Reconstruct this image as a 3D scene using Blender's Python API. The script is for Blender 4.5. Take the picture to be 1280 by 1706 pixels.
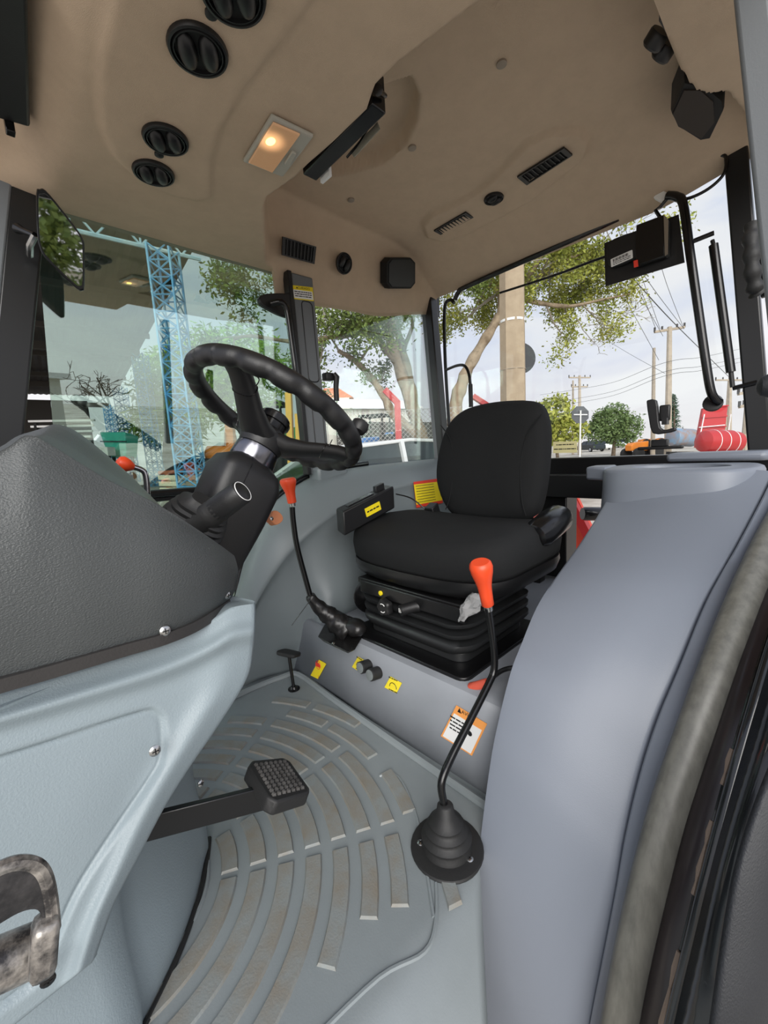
import bpy, bmesh, math, random
import numpy as np
from mathutils import Vector, Matrix
random.seed(7); np.random.seed(7)
for o in list(bpy.data.objects): bpy.data.objects.remove(o)
sc = bpy.context.scene; COL = sc.collection
# ---------------------------------------------------------------- camera (cab frame: X to the rear, Y across to the right side, Z up, metres)
FPX = 680.0
AZ, PIT, ROL = math.radians(43.5), math.radians(8.4), math.radians(3.3)
CAM = Vector((0, 0, .85))
_f = Vector((math.sin(AZ), math.cos(AZ), 0)); _r = Vector((math.cos(AZ), -math.sin(AZ), 0)); _u = Vector((0, 0, 1))
cf = _f*math.cos(PIT) - _u*math.sin(PIT); cu = _u*math.cos(PIT) + _f*math.sin(PIT)
cr = _r*math.cos(ROL) - cu*math.sin(ROL); cu = cu*math.cos(ROL) + _r*math.sin(ROL)
cd = bpy.data.cameras.new('camera'); cam = bpy.data.objects.new('camera', cd); COL.objects.link(cam)
cd.sensor_fit = 'VERTICAL'; cd.sensor_height = 24; cd.lens = FPX/1706*24; cd.clip_start = .01; cd.clip_end = 2000
M4 = Matrix.Identity(4)
for i in range(3): M4[i][0] = cr[i]; M4[i][1] = cu[i]; M4[i][2] = -cf[i]; M4[i][3] = CAM[i]
cam.matrix_world = M4; sc.camera = cam
# ---------------------------------------------------------------- sky, sun, exposure
sc.view_settings.view_transform = 'Standard'; sc.view_settings.look = 'None'; sc.view_settings.gamma = 1
sc.view_settings.use_curve_mapping = False; sc.view_settings.exposure = 0.0
SKY = 1.0; SUN = 4.0
w = bpy.data.worlds.new('world'); sc.world = w; w.use_nodes = True
nt = w.node_tree; nt.nodes.clear()
def N(nt, t, **k):
    n = nt.nodes.new(t)
    for a, b in k.items(): setattr(n, a, b)
    return n
out = N(nt, 'ShaderNodeOutputWorld'); bg = N(nt, 'ShaderNodeBackground'); tc = N(nt, 'ShaderNodeTexCoord')
sep = N(nt, 'ShaderNodeSeparateXYZ'); nt.links.new(tc.outputs['Generated'], sep.inputs[0])
rmp = N(nt, 'ShaderNodeValToRGB'); nt.links.new(sep.outputs['Z'], rmp.inputs[0])
e = rmp.color_ramp.elements; e[0].position = 0.0; e[0].color = (.88, .82, .84, 1); e[1].position = .75; e[1].color = (.62, .70, .92, 1)
x = e.new(.22); x.color = (.76, .80, .94, 1)
mp = N(nt, 'ShaderNodeMapping'); mp.inputs['Scale'].default_value = (1.6, 1.6, 4.5); nt.links.new(tc.outputs['Generated'], mp.inputs[0])
nz = N(nt, 'ShaderNodeTexNoise'); nz.inputs['Scale'].default_value = 2.2; nz.inputs['Detail'].default_value = 6; nz.inputs['Distortion'].default_value = .4
nt.links.new(mp.outputs[0], nz.inputs['Vector'])
r2 = N(nt, 'ShaderNodeValToRGB'); r2.color_ramp.elements[0].position = .42; r2.color_ramp.elements[1].position = .68; nt.links.new(nz.outputs['Fac'], r2.inputs[0])
mx = N(nt, 'ShaderNodeMix', data_type='RGBA'); nt.links.new(r2.outputs[0], mx.inputs['Factor']); nt.links.new(rmp.outputs[0], mx.inputs['A']); mx.inputs['B'].default_value = (.96, .95, .97, 1)
nt.links.new(mx.outputs['Result'], bg.inputs['Color']); bg.inputs['Strength'].default_value = SKY; nt.links.new(bg.outputs[0], out.inputs[0])
sl = bpy.data.lights.new('sun', 'SUN'); sl.energy = SUN; sl.angle = math.radians(50); sl.color = (1, .97, .92)
so = bpy.data.objects.new('sun', sl); COL.objects.link(so); so.location = (-4, -8, 9)
so.rotation_euler = Vector((.62, .66, -.46)).to_track_quat('-Z', 'Y').to_euler()
# ---------------------------------------------------------------- helpers
def V(*a): return Vector(a)
def P(px, py, X=None, Y=None, Z=None, d=None):
    v = cf + cr*((px-640)/FPX) + cu*((853-py)/FPX)
    t = X/v.x if X is not None else Y/v.y if Y is not None else (Z-CAM.z)/v.z if Z is not None else d
    return CAM + v*t
def lin(c):
    r = []
    for k in c[:3]:
        k = k/255; r.append(k/12.92 if k <= .04045 else ((k+.055)/1.055)**2.4)
    return (*r, 1)
MATS = {}
def mat(name, col, rough=.5, metal=0, bump=0, bscale=200, var=0, vscale=6, col2=None, spec=.5, coat=0, emit=0, detail=2, stretch=None):
    if name in MATS: return MATS[name]
    m = bpy.data.materials.new(name); m.use_nodes = True; t = m.node_tree; b = t.nodes['Principled BSDF']; MATS[name] = m
    b.inputs['Base Color'].default_value = lin(col); b.inputs['Roughness'].default_value = rough; b.inputs['Metallic'].default_value = metal
    b.inputs['Specular IOR Level'].default_value = spec; b.inputs['Coat Weight'].default_value = coat
    if emit: b.inputs['Emission Color'].default_value = lin(col); b.inputs['Emission Strength'].default_value = emit
    if bump or var or col2:
        c = N(t, 'ShaderNodeTexCoord'); src = c.outputs['Object']
        if stretch:
            g = N(t, 'ShaderNodeMapping'); g.inputs['Scale'].default_value = stretch; t.links.new(src, g.inputs[0]); src = g.outputs[0]
    if bump:
        n = N(t, 'ShaderNodeTexNoise'); n.inputs['Scale'].default_value = bscale; n.inputs['Detail'].default_value = detail; t.links.new(src, n.inputs['Vector'])
        bp = N(t, 'ShaderNodeBump'); bp.inputs['Strength'].default_value = bump; bp.inputs['Distance'].default_value = .002
        t.links.new(n.outputs['Fac'], bp.inputs['Height']); t.links.new(bp.outputs[0], b.inputs['Normal'])
    if var or col2:
        n = N(t, 'ShaderNodeTexNoise'); n.inputs['Scale'].default_value = vscale; n.inputs['Detail'].default_value = 5; n.inputs['Roughness'].default_value = .65; t.links.new(src, n.inputs['Vector'])
        r = N(t, 'ShaderNodeValToRGB'); r.color_ramp.elements[0].position = .38; r.color_ramp.elements[1].position = .66
        a = lin(col); k = lin(col2) if col2 else tuple(q*(1-var) for q in a[:3]) + (1,)
        r.color_ramp.elements[0].color = a; r.color_ramp.elements[1].color = k
        t.links.new(n.outputs['Fac'], r.inputs[0]); t.links.new(r.outputs[0], b.inputs['Base Color'])
    return m
def glassmat(name, tint, refl, rough=0.0):
    m = bpy.data.materials.new(name); m.use_nodes = True; t = m.node_tree; t.nodes.clear(); MATS[name] = m
    o = N(t, 'ShaderNodeOutputMaterial'); tr = N(t, 'ShaderNodeBsdfTransparent'); gl = N(t, 'ShaderNodeBsdfGlossy'); mi = N(t, 'ShaderNodeMixShader')
    tr.inputs['Color'].default_value = (*tint, 1); gl.inputs['Roughness'].default_value = rough; gl.inputs['Color'].default_value = (.88, 1, .94, 1)
    lw = N(t, 'ShaderNodeLayerWeight'); lw.inputs['Blend'].default_value = .25
    ma = N(t, 'ShaderNodeMath', operation='MULTIPLY_ADD'); ma.inputs[1].default_value = .5; ma.inputs[2].default_value = refl
    t.links.new(lw.outputs['Fresnel'], ma.inputs[0]); t.links.new(ma.outputs[0], mi.inputs[0]); t.links.new(tr.outputs[0], mi.inputs[1]); t.links.new(gl.outputs[0], mi.inputs[2]); t.links.new(mi.outputs[0], o.inputs[0])
    return m
def tag(o, label=None, cat=None, group=None, kind=None):
    if label: o['label'] = label
    if cat: o['category'] = cat
    if group: o['group'] = group
    if kind: o['kind'] = kind
    return o
def empty(name, loc, label=None, cat=None, group=None, kind=None):
    o = bpy.data.objects.new(name, None); o.location = loc; o.empty_display_size = .05; COL.objects.link(o)
    return tag(o, label, cat, group, kind)
def basis(axis):
    a = Vector(axis).normalized(); t = V(0, 0, 1) if abs(a.z) < .9 else V(1, 0, 0)
    u = t.cross(a).normalized(); return u, a.cross(u), a
class MB:
    def __init__(s): s.v = []; s.f = []
    def add(s, vs, fs):
        o = len(s.v); s.v += [tuple(v) for v in vs]; s.f += [tuple(i+o for i in f) for f in fs]; return s
    def obox(s, c, ex, ey, ez):                       # centre + three half axes
        c, ex, ey, ez = map(Vector, (c, ex, ey, ez)); vs = [c+ex*a+ey*b+ez*d for d in (-1, 1) for b in (-1, 1) for a in (-1, 1)]
        fs = [(0, 2, 3, 1), (4, 5, 7, 6), (0, 1, 5, 4), (2, 6, 7, 3), (0, 4, 6, 2), (1, 3, 7, 5)]
        if ex.cross(ey).dot(ez) < 0: fs = [f[::-1] for f in fs]
        return s.add(vs, fs)
    def box(s, x0, x1, y0, y1, z0, z1): return s.obox(((x0+x1)/2, (y0+y1)/2, (z0+z1)/2), ((x1-x0)/2, 0, 0), (0, (y1-y0)/2, 0), (0, 0, (z1-z0)/2))
    def bar(s, a, b, w, h, upv=(0, 0, 1)):            # rectangular bar a->b
        a, b = Vector(a), Vector(b); d = b-a; u = d.cross(Vector(upv)).normalized(); k = u.cross(d).normalized()
        return s.obox((a+b)/2, d/2, u*w/2, k*h/2)
    def tube(s, path, r, n=10, cap=True, closed=False):
        pts = [Vector(p) for p in path]; m = len(pts); rs = r if isinstance(r, (list, tuple)) else [r]*m
        tn = []
        for i in range(m):
            a = pts[(i-1) % m] if closed or i > 0 else pts[0]; b = pts[(i+1) % m] if closed or i < m-1 else pts[-1]; tn.append((b-a).normalized())
        u = basis(tn[0])[0]; vs = []
        for i in range(m):
            u = (u - tn[i]*u.dot(tn[i])).normalized(); k = tn[i].cross(u)
            vs += [pts[i] + (u*math.cos(2*math.pi*j/n) + k*math.sin(2*math.pi*j/n))*rs[i] for j in range(n)]
        fs = [(i*n+j, i*n+(j+1) % n, ((i+1) % m)*n+(j+1) % n, ((i+1) % m)*n+j) for i in range(m if closed else m-1) for j in range(n)]
        if cap and not closed: fs += [tuple(range(n))[::-1], tuple(range((m-1)*n, m*n))]
        return s.add(vs, fs)
    def lathe(s, prof, o, axis, n=24):                # prof = [(radius, height)]
        u, k, a = basis(axis); o = Vector(o)
        vs = [o + a*h + (u*math.cos(2*math.pi*j/n)+k*math.sin(2*math.pi*j/n))*max(rr, 1e-5) for rr, h in prof for j in range(n)]; m = len(prof)
        fs = [(i*n+j, i*n+(j+1) % n, (i+1)*n+(j+1) % n, (i+1)*n+j) for i in range(m-1) for j in range(n)]
        fs += [tuple(range(n))[::-1], tuple(range((m-1)*n, m*n))]
        return s.add(vs, fs)
    def grid(s, rows, closed=False):
        n = len(rows[0]); m = len(rows); vs = [p for r in rows for p in r]
        fs = [(i*n+j, i*n+(j+1) % n, (i+1)*n+(j+1) % n, (i+1)*n+j) for i in range(m-1) for j in range(n if closed else n-1)]
        return s.add(vs, fs)
    def prism(s, poly, d):
        d = Vector(d); a = [Vector(p) for p in poly]; n = len(a)
        nrm = sum(((a[i]-a[0]).cross(a[(i+1) % n]-a[0]) for i in range(n)), Vector())
        if nrm.dot(d) > 0: a = a[::-1]
        return s.add(a+[p+d for p in a], [tuple(range(n)), tuple(range(2*n-1, n-1, -1))] + [(i, i+n, (i+1) % n+n, (i+1) % n) for i in range(n)])
    def loft(s, rings, cap=True):                     # closed rings of equal count
        n = len(rings[0]); s0 = len(s.v); s.grid(rings, True)
        if cap: s.f += [tuple(range(s0, s0+n))[::-1], tuple(range(s0+(len(rings)-1)*n, s0+len(rings)*n))]
        return s
    def build(s, name, m, parent=None, sharp=40, bevel=0, bseg=2, sub=0, solid=0, offset=-1):
        me = bpy.data.meshes.new(name); ws = Vector(parent.matrix_world.translation) if False else (parent_loc(parent) if parent else V(0, 0, 0))
        me.from_pydata([tuple(Vector(v)-ws) for v in s.v], [], s.f); me.validate(); me.update()
        bm = bmesh.new(); bm.from_mesh(me); bmesh.ops.recalc_face_normals(bm, faces=bm.faces) if s.v and not getattr(s, 'keep', 0) else 0; bm.to_mesh(me); bm.free()
        for p in me.polygons: p.use_smooth = True
        me.set_sharp_from_angle(angle=math.radians(sharp))
        me.materials.append(MATS[m] if isinstance(m, str) else m)
        o = bpy.data.objects.new(name, me); COL.objects.link(o)
        if parent: o.parent = parent
        if solid: q = o.modifiers.new('solid', 'SOLIDIFY'); q.thickness = solid; q.offset = offset
        if bevel: q = o.modifiers.new('bevel', 'BEVEL'); q.width = bevel; q.segments = bseg; q.limit_method = 'ANGLE'; q.angle_limit = math.radians(35); q.harden_normals = False
        if sub: q = o.modifiers.new('sub', 'SUBSURF'); q.levels = sub; q.render_levels = sub
        return o
def parent_loc(p):
    l = V(0, 0, 0)
    while p: l += p.location; p = p.parent
    return l
def copytree(o, parent=None):
    c = o.copy(); COL.objects.link(c); c.parent = parent
    for ch in [q for q in o.children]: copytree(ch, c)
    return c
def cat(pts, k=8, closed=False):                      # Catmull-Rom
    pts = [Vector(p) for p in pts]; n = len(pts); out = []
    for i in range(n if closed else n-1):
        g = (lambda j: pts[j % n]) if closed else (lambda j: pts[max(0, min(n-1, j))])
        a, b, c, d = g(i-1), g(i), g(i+1), g(i+2)
        for q in range(k):
            t = q/k; out.append(.5*((2*b)+(c-a)*t+(2*a-5*b+4*c-d)*t*t+(3*b-a-3*c+d)*t**3))
    if not closed: out.append(pts[-1])
    return out
def rrect(w, h, r, k=4):                              # rounded rectangle outline, centred
    o = []
    for cx, cy, a0 in ((w/2-r, h/2-r, 0), (-w/2+r, h/2-r, 90), (-w/2+r, -h/2+r, 180), (w/2-r, -h/2+r, 270)):
        for i in range(k+1):
            a = math.radians(a0+90*i/k); o.append((cx+r*math.cos(a), cy+r*math.sin(a)))
    return o
class Fr:                                             # local frame: o + u*a + v*b + w*c
    def __init__(s, o, u, v): s.o = Vector(o); s.u = Vector(u).normalized(); v = Vector(v); s.v = (v-s.u*v.dot(s.u)).normalized(); s.w = s.u.cross(s.v)
    def __call__(s, a, b, c=0): return s.o+s.u*a+s.v*b+s.w*c
def text(body, fr, a, b, size, m, parent, c=.0008, align='CENTER', name='lettering', bold=0):
    cu_ = bpy.data.curves.new('t', 'FONT'); cu_.body = body; cu_.size = size; cu_.align_x = align; cu_.align_y = 'CENTER'; cu_.extrude = .0001; cu_.offset = bold; cu_.resolution_u = 3
    to = bpy.data.objects.new('t', cu_); COL.objects.link(to); dg = bpy.context.evaluated_depsgraph_get()
    me = bpy.data.meshes.new_from_object(to.evaluated_get(dg)); bpy.data.objects.remove(to); bpy.data.curves.remove(cu_)
    pl = parent_loc(parent)
    for v in me.vertices: v.co = fr(a+v.co.x, b+v.co.y, c+v.co.z) - pl
    me.materials.clear(); me.materials.append(MATS[m]); o = bpy.data.objects.new(name, me); COL.objects.link(o); o.parent = parent; return o
def plate(fr, w, h, r, t, a=0, b=0, c=0, mb=None):
    mb = mb or MB(); return mb.prism([fr(a+x, b+y, c) for x, y in rrect(w, h, r)], fr.w*t)
def lines(fr, a, b, w, h, m, parent, c=.0009, seed=1, name='print_line'):   # a row of small unreadable word marks
    r = random.Random(seed); g = MB(); x = -w/2
    while x < w/2-.002:
        k = min(r.uniform(.8, 3.2)*h, w/2-x); g.prism([fr(a+x+p*k, b+q*h*.36, c) for p, q in ((0, -1), (1, -1), (1, 1), (0, 1))], fr.w*.0003); x += k+h*.45
    return g.build(name, m, parent)
def smooth(a, b, x): t = np.clip((x-a)/(b-a), 0, 1); return t*t*(3-2*t)
# ---------------------------------------------------------------- materials
mat('console_grey', (136, 148, 153), .42, bump=.25, bscale=420, spec=.5)
mat('fender_grey', (116, 122, 132), .42, bump=.10, bscale=500)
mat('wall_grey', (110, 118, 121), .42, bump=.12, bscale=500)
mat('riser_grey', (142, 146, 152), .5, bump=.1, bscale=500, var=.08, vscale=5)
mat('mat_grey', (132, 139, 141), .42, bump=.12, bscale=300, var=.10, vscale=4)
mat('rib_grey', (130, 135, 134), .5, bump=.25, bscale=260, col2=(128, 122, 111), vscale=13)
mat('dash_black', (72, 75, 75), .38, bump=.55, bscale=430, detail=3, stretch=(1, 1, 1.5))
mat('dash_edge', (52, 50, 49), .45, bump=.2, bscale=300)
mat('headliner', (200, 178, 154), .95, bump=.35, bscale=900, var=.07, vscale=18, spec=.1)
mat('headliner_edge', (150, 128, 108), .95, spec=.1)
mat('black_plastic', (24, 24, 25), .45, bump=.12, bscale=500)
mat('black_gloss', (14, 14, 15), .22)
mat('black_rubber', (30, 30, 30), .6, bump=.15, bscale=200)
mat('black_paint', (16, 16, 17), .3)
mat('pillar_grey', (106, 110, 113), .42, bump=.12, bscale=500)
mat('pillar_black', (26, 27, 28), .35)
mat('seal_bronze', (104, 103, 96), .38, var=.35, vscale=9, stretch=(6, 6, .6))
mat('frame_brown', (46, 38, 40), .3, var=.3, vscale=6)
mat('lip_black', (22, 24, 26), .2, coat=.4)
mat('worn_paint', (150, 132, 116), .8, bump=.5, bscale=300)
mat('door_trim', (33, 35, 39), .55, bump=.4, bscale=300)
mat('orange_plastic', (226, 74, 34), .38)
mat('orange_pale', (214, 136, 92), .5)
mat('steel', (190, 190, 188), .25, metal=1)
mat('chrome', (205, 205, 210), .12, metal=1)
mat('yellow_print', (242, 220, 50), .5)
mat('yellow_strong', (238, 214, 30), .5)
mat('white_print', (232, 232, 230), .5)
mat('orange_print', (240, 160, 84), .5)
mat('red_print', (220, 60, 40), .5)
mat('black_print', (18, 18, 18), .5)
mat('ground', (204, 198, 187), .9, bump=.4, bscale=3, col2=(150, 140, 126), vscale=.6, spec=.1)
MATS['door_glass'] = glassmat('door_glass', (.82, .93, .87), .30)
MATS['clear_glass'] = glassmat('clear_glass', (.97, .985, .98), .015)
# ---------------------------------------------------------------- terrain
def gz(x, y):
    return -0.75 + .95*float(smooth(.6, 6.0, np.array(y-.45*x)))*float(smooth(-30, -4, np.array(x))*.6+.4)*float(smooth(-3, 1.5, np.array(y)))
g = MB()
ax = [-70, -40, -20, -10] + [i for i in range(-6, 14)] + [16, 20, 26, 34, 48, 70, 110, 180]
g.grid([[V(x, y, gz(x, y)) for y in ax] for x in ax]); g.v = g.v
tag(g.build('ground', 'ground'), 'dusty pale yard ground around the machine', kind='structure')
# ---------------------------------------------------------------- floor mat
FC = (.045, .889)
def floor_z(x, y): return -.22*float(smooth(.44, .20, np.array(y)))**1.3 if y < .44 else 0.0
xs = [-.35+i*.03 for i in range(39)]; xs = [x for x in xs if x < .8] + [.8]; ys = [.06, .12, .17, .20, .22]+[.24+i*.012 for i in range(20)] + [.49+i*.05 for i in range(20)]
def floor_xmax(y): return .8 if y > .455 else max(.30, .41+(y-.27)*1.35)
g = MB(); g.grid([[V(-.35+(floor_xmax(y)+.35)*k/38, y, floor_z(0, y)) for y in ys] for k in range(39)])
floor = g.build('floor', 'mat_grey', solid=.03); tag(floor, 'grey moulded rubber floor mat', kind='structure')
def rib(r0, r1, a0, a1, ylim=None):
    n = max(3, int(abs(a1-a0)/4)); g = MB(); rows = []
    ins = .0035; da = math.degrees(ins/((r0+r1)/2))
    def ring(k, z):
        o = []
        for i in range(n+1):
            a = math.radians(a0+da*k+(a1-a0-2*da*k)*i/n); o.append(V(FC[0]+(r1-ins*k)*math.cos(a), FC[1]+(r1-ins*k)*math.sin(a), z))
        for i in range(n, -1, -1):
            a = math.radians(a0+da*k+(a1-a0-2*da*k)*i/n); o.append(V(FC[0]+(r0+ins*k)*math.cos(a), FC[1]+(r0+ins*k)*math.sin(a), z))
        return o
    b, t = ring(0, -.002), ring(1, .005); m = len(b)
    g.loft([b, t], cap=False)
    for i in range(n): g.f.append((m+i, m+i+1, m+m-2-i, m+m-1-i))
    return g.build('tread_rib', 'rib_grey', floor, sharp=30)
RAD = [.205+.0575*i for i in range(9)]
for i, r in enumerate(RAD):
    r0, r1 = r-.001, r+.0355
    def lim(r, y): return math.degrees(math.asin(max(-1, min(1, (y-FC[1])/r))))
    ends = {0: -88, 1: -86, 2: -82, 3: -78}
    lo = ends.get(i, lim(r1, .475+.004*i)); segs = [(lo, -31), (-28, -1.5), (1.5, 28), (31, 57)]
    if i == 7: segs = [(-27, -14), (-8, 10), (12, 26)]
    if i == 8: segs = [(4, 20), (22, 34)]
    if i == 6: segs = [(-46, -31), (-28, -1.5), (1.5, 28), (31, 44)]
    for a0, a1 in segs:
        if i == 0 and a0 > 0: continue
        if FC[0]+r1*math.cos(math.radians((a0+a1)/2)) > .745 or a1-a0 < 4: continue
        rib(r0, r1, a0, a1)
for r in (.165, .180): # low ridges hugging the steering console
    g = MB(); g.tube([V(FC[0]+r*math.cos(math.radians(a)), FC[1]+r*1.0*math.sin(math.radians(a)), .001) for a in range(-100, 60, 6)], .004, 6); g.build('ridge', 'mat_grey', floor)
g = MB(); g.tube(cat([V(.735, .46, .004), V(.74, .7, .004), V(.752, 1.1, .004), V(.76, 1.34, .004), V(.70, 1.375, .004), V(.58, 1.39, .004), V(.42, 1.385, .004)], 4), .012, 8); g.build('edge_bead', 'mat_grey', floor)
g = MB(); g.tube(cat([V(.47, .425, 0), V(.60, .58, 0), V(.66, .70, 0), V(.63, .74, 0)], 5), .004, 6); g.build('ridge', 'mat_grey', floor)
g = MB(); g.tube(cat([V(.20, .455, 0), V(.34, .435, 0), V(.42, .405, -.003), V(.47, .42, 0), V(.52, .46, 0)], 5), .004, 6); g.build('ridge', 'mat_grey', floor)
qs = [P(*q, Z=0) for q in ((733, 1466), (757, 1462), (771, 1505), (748, 1517))]; mq = sum(qs, Vector())/4
g = MB(); g.loft([[p+V(0, 0, -.002) for p in qs], [mq+(p-mq)*.88+V(0, 0, .005) for p in qs]]); g.build('tread_rib', 'rib_grey', floor, sharp=30)
# ---------------------------------------------------------------- seat platform and riser
g = MB(); prof = [(.772, 0), (.796, .205), (.806, .222), (.83, .226), (1.92, .226)]
g.grid([[V(x, y, z) for x, z in prof] for y in (.40, .7, 1.0, 1.42)])
tag(g.build('platform', 'riser_grey', solid=.01, offset=0), 'grey stepped platform carrying the driver seat', kind='structure')
# ---------------------------------------------------------------- right wheel arch (far side wall)
rows = [
 [P(396, 1000, Y=1.5), P(400, 1060, Y=1.46), V(.56, 1.47, .10), V(.56, 1.47, -.01)],
 [P(410, 940, Y=1.5), P(412, 1040, Y=1.42), V(.60, 1.45, .12), V(.61, 1.45, -.01)],
 [P(430, 885, Y=1.5), P(430, 990, Y=1.38), V(.68, 1.40, .15), V(.69, 1.43, -.01)],
 [P(455, 845, Y=1.5), P(475, 920, Y=1.34), V(.79, 1.33, .2), V(.79, 1.38, -.01)],
 [P(490, 815, Y=1.5), P(537, 864, Y=1.31), V(.87, 1.27, .35), V(.81, 1.235, .22)],
 [P(530, 795, Y=1.5), P(600, 828, Y=1.31), V(1.08, 1.25, .4), V(1.0, 1.235, .22)],
 [P(600, 779, Y=1.5), P(680, 803, Y=1.31), V(1.38, 1.25, .4), V(1.35, 1.235, .22)],
 [P(690, 769, Y=1.5), P(760, 795, Y=1.31), V(1.7, 1.25, .4), V(1.7, 1.235, .22)],
 [V(1.93, 1.5, .79), V(1.93, 1.31, .70), V(1.93, 1.25, .4), V(1.93, 1.235, .22)]]
rr = []
for O, c, m, b in rows:
    mid = O*.45+c*.55; mid.z += .028; mid.x -= .012
    rr.append(cat([O+V(0, .03, -.01), O, mid, c, c*.8+m*.2+V(0, .003, 0), m, b], 4))
rr = list(zip(*[cat(list(col), 4) for col in zip(*rr)]))
g = MB(); g.grid([list(r) for r in rr]); wall_right = g.build('wall_right', 'wall_grey', sharp=60, solid=.008, offset=0)
tag(wall_right, 'grey moulded wheel arch on the far side of the cab', kind='structure')
# ---------------------------------------------------------------- left wheel arch (near side)
fl = [(1.52, .735), (1.42, .655), (1.22, .561), (1.03, .490), (.93, .445), (.85, .378), (.80, .330), (.745, .240), (.705, .150), (.655, -.03), (.628, -.21), (.618, -.45)]
rpx = [(1286, 785, 1.47), (1262, 835, 1.36), (1222, 911, 1.20), (1171, 1000, 1.05), (1124, 1113, .925), (1089, 1195, .86), (1061, 1281, .81), (1036, 1390, .755), (1018, 1496, .715), (978, 1706, .66), (955, 1850, .64), (930, 2050, .63)]
rw = [P(a, b, X=x) for a, b, x in rpx]
def seal_px(py): return float(np.interp(py, [780, 850, 922, 1039, 1195, 1390, 1496, 1600, 1706, 1850, 2050], [1362, 1320, 1283, 1234, 1178, 1112, 1088, 1062, 1043, 1018, 990]))
def arch_x(py): return float(np.interp(py, [b for a, b, x in rpx], [x for a, b, x in rpx]))
spy = [790, 850, 920, 1000, 1080, 1160, 1250, 1350, 1450, 1560, 1706, 1850]
tb = [P(seal_px(b), b, X=arch_x(b)-.012) for a, b, x in rpx]
rr = []
FNm = V(-.55, .25, .8).normalized()
for (x, z), r, t in zip(fl, rw, tb):
    L = V(x, .45, z); mid = L*.5+r*.5+FNm*.020
    hid = V(x+.10, .475, z-.10)
    rr.append(cat([hid+V(.25, 0, -.12), hid, L+V(.012, .004, -.01), L*.93+r*.07+V(-.003, 0, .006), mid, r*.90+L*.10+FNm*.006, r], 4)
              + [r.lerp(t, .04)-FNm*.010, r.lerp(t, .08)-FNm*.008, r.lerp(t, .12)+FNm*.004, r.lerp(t, .18)+FNm*.006, r.lerp(t, .64)-FNm*.010, t-FNm*.035, t-FNm*.10+V(.03, -.02, 0)])
rr = list(zip(*[cat(list(col), 5) for col in zip(*rr)]))
g = MB(); g.grid([list(r) for r in rr]); fender = empty('wheel_arch_cover', V(.75, .3, 0), 'broad grey plastic wheel arch cover curving up beside the open door', 'wheel arch')
g.build('shell', 'fender_grey', fender, sharp=50)
# flat top tray of the arch, with cup recess
zt = .752
out = cat([V(1.46, .475, zt), V(1.55, .495, zt), V(1.64, .49, zt), V(1.70, .44, zt), V(1.73, .3, zt), V(1.72, .14, zt), V(1.62, .09, zt), V(1.48, .095, zt), V(1.41, .14, zt), V(1.385, .22, zt), V(1.385, .36, zt), V(1.41, .44, zt)], 5, True)
def recess(g, outline, cx, cy, rx, ry, dep):
    n = len(outline); ring = []
    for p in outline:
        a = math.atan2((p.y-cy)/ry, (p.x-cx)/rx); ring.append(V(cx+rx*math.cos(a), cy+ry*math.sin(a), p.z))
    c = V(cx, cy, 0)
    low = [V(p.x-(.015 if p.x < 1.47 else 0), p.y, zt-.13) for p in outline]
    mid = [V(p.x-(.004 if p.x < 1.47 else 0), p.y, zt-.06) for p in outline]
    g.loft([low, mid, [p+V(0, 0, -.012) for p in outline], [p.lerp(V(cx, cy, p.z), .02)+V(0, 0, -.003) for p in outline], [p.lerp(V(cx, cy, p.z), .05) for p in outline], ring, [p+V(0, 0, -dep*.2) for p in ring], [V(cx+(p.x-cx)*.8, cy+(p.y-cy)*.8, p.z-dep) for p in ring]], cap=False)
    b = len(g.v)-n; g.f.append(tuple(range(b, b+n)))
g = MB(); recess(g, out, 1.565, .29, .09, .13, .03)
g.build('top_tray', 'fender_grey', fender, sharp=60)
g = MB(); g.prism([V(x, y, .712) for x, y in ((1.47, .47), (1.50, .545), (1.60, .55), (1.62, .48))], (0, 0, .045)); g.build('tray_lug', 'fender_grey', fender, bevel=.008)
g = MB(); g.prism([V(1.74, .10, .755), V(1.74, .36, .755), V(1.87, .36, .755), V(1.87, .02, .755)], (0, 0, .03)); g.build('rear_ledge', 'fender_grey', fender, bevel=.012)
# door seal, frame and lip that follow the arch
sc_line = [P(seal_px(b), b, X=arch_x(b)-.012) for b in spy]
g = MB(); SC = cat(sc_line, 4); rows = []
for i_, p in enumerate(SC):
    t_ = (SC[min(i_+1, len(SC)-1)]-SC[max(0, i_-1)]).normalized(); v_ = (p-CAM).normalized(); sd_ = t_.cross(V(-.5, -.6, .6)).normalized(); nn_ = sd_.cross(t_).normalized(); nn_ = nn_ if nn_.dot(v_) < 0 else -nn_
    rows.append([p+sd_*.036*math.cos(q)+nn_*(.024*math.sin(q)-.006) for q in [2*math.pi*k/16 for k in range(16)]])
g.loft(rows); sl_ = g.build('door_seal', 'seal_bronze'); tag(sl_, 'bronze grey rubber tube seal following the curve of the wheel arch', 'seal')
fr_o = empty('door_frame', V(.7, .08, 0), 'dark brown black curved door frame with worn paint at the right edge', 'door frame')
def strip(a, b, m, nm, th=.006, par=None, bev=0):
    g = MB(); A = cat(a, 5); B = cat(b, 5); g.grid([[p, q] for p, q in zip(A, B)]); return g.build(nm, m, par, solid=th, offset=0, bevel=bev)
def edge_px(py): return float(np.interp(py, [790, 920, 1039, 1195, 1390, 1496, 1706, 1850], [1395, 1330, 1285, 1238, 1184, 1157, 1106, 1075]))
def trim_px(py): return float(np.interp(py, [790, 1000, 1293, 1390, 1496, 1706, 1850], [1470, 1395, 1284, 1245, 1220, 1190, 1170]))
fa = [P(seal_px(b)+8, b, X=arch_x(b)+.002) for b in spy]
fb = [P(edge_px(b), b, X=arch_x(b)-.035) for b in spy]
strip(fa, fb, 'frame_brown', 'frame_face', .006, fr_o)
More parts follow.
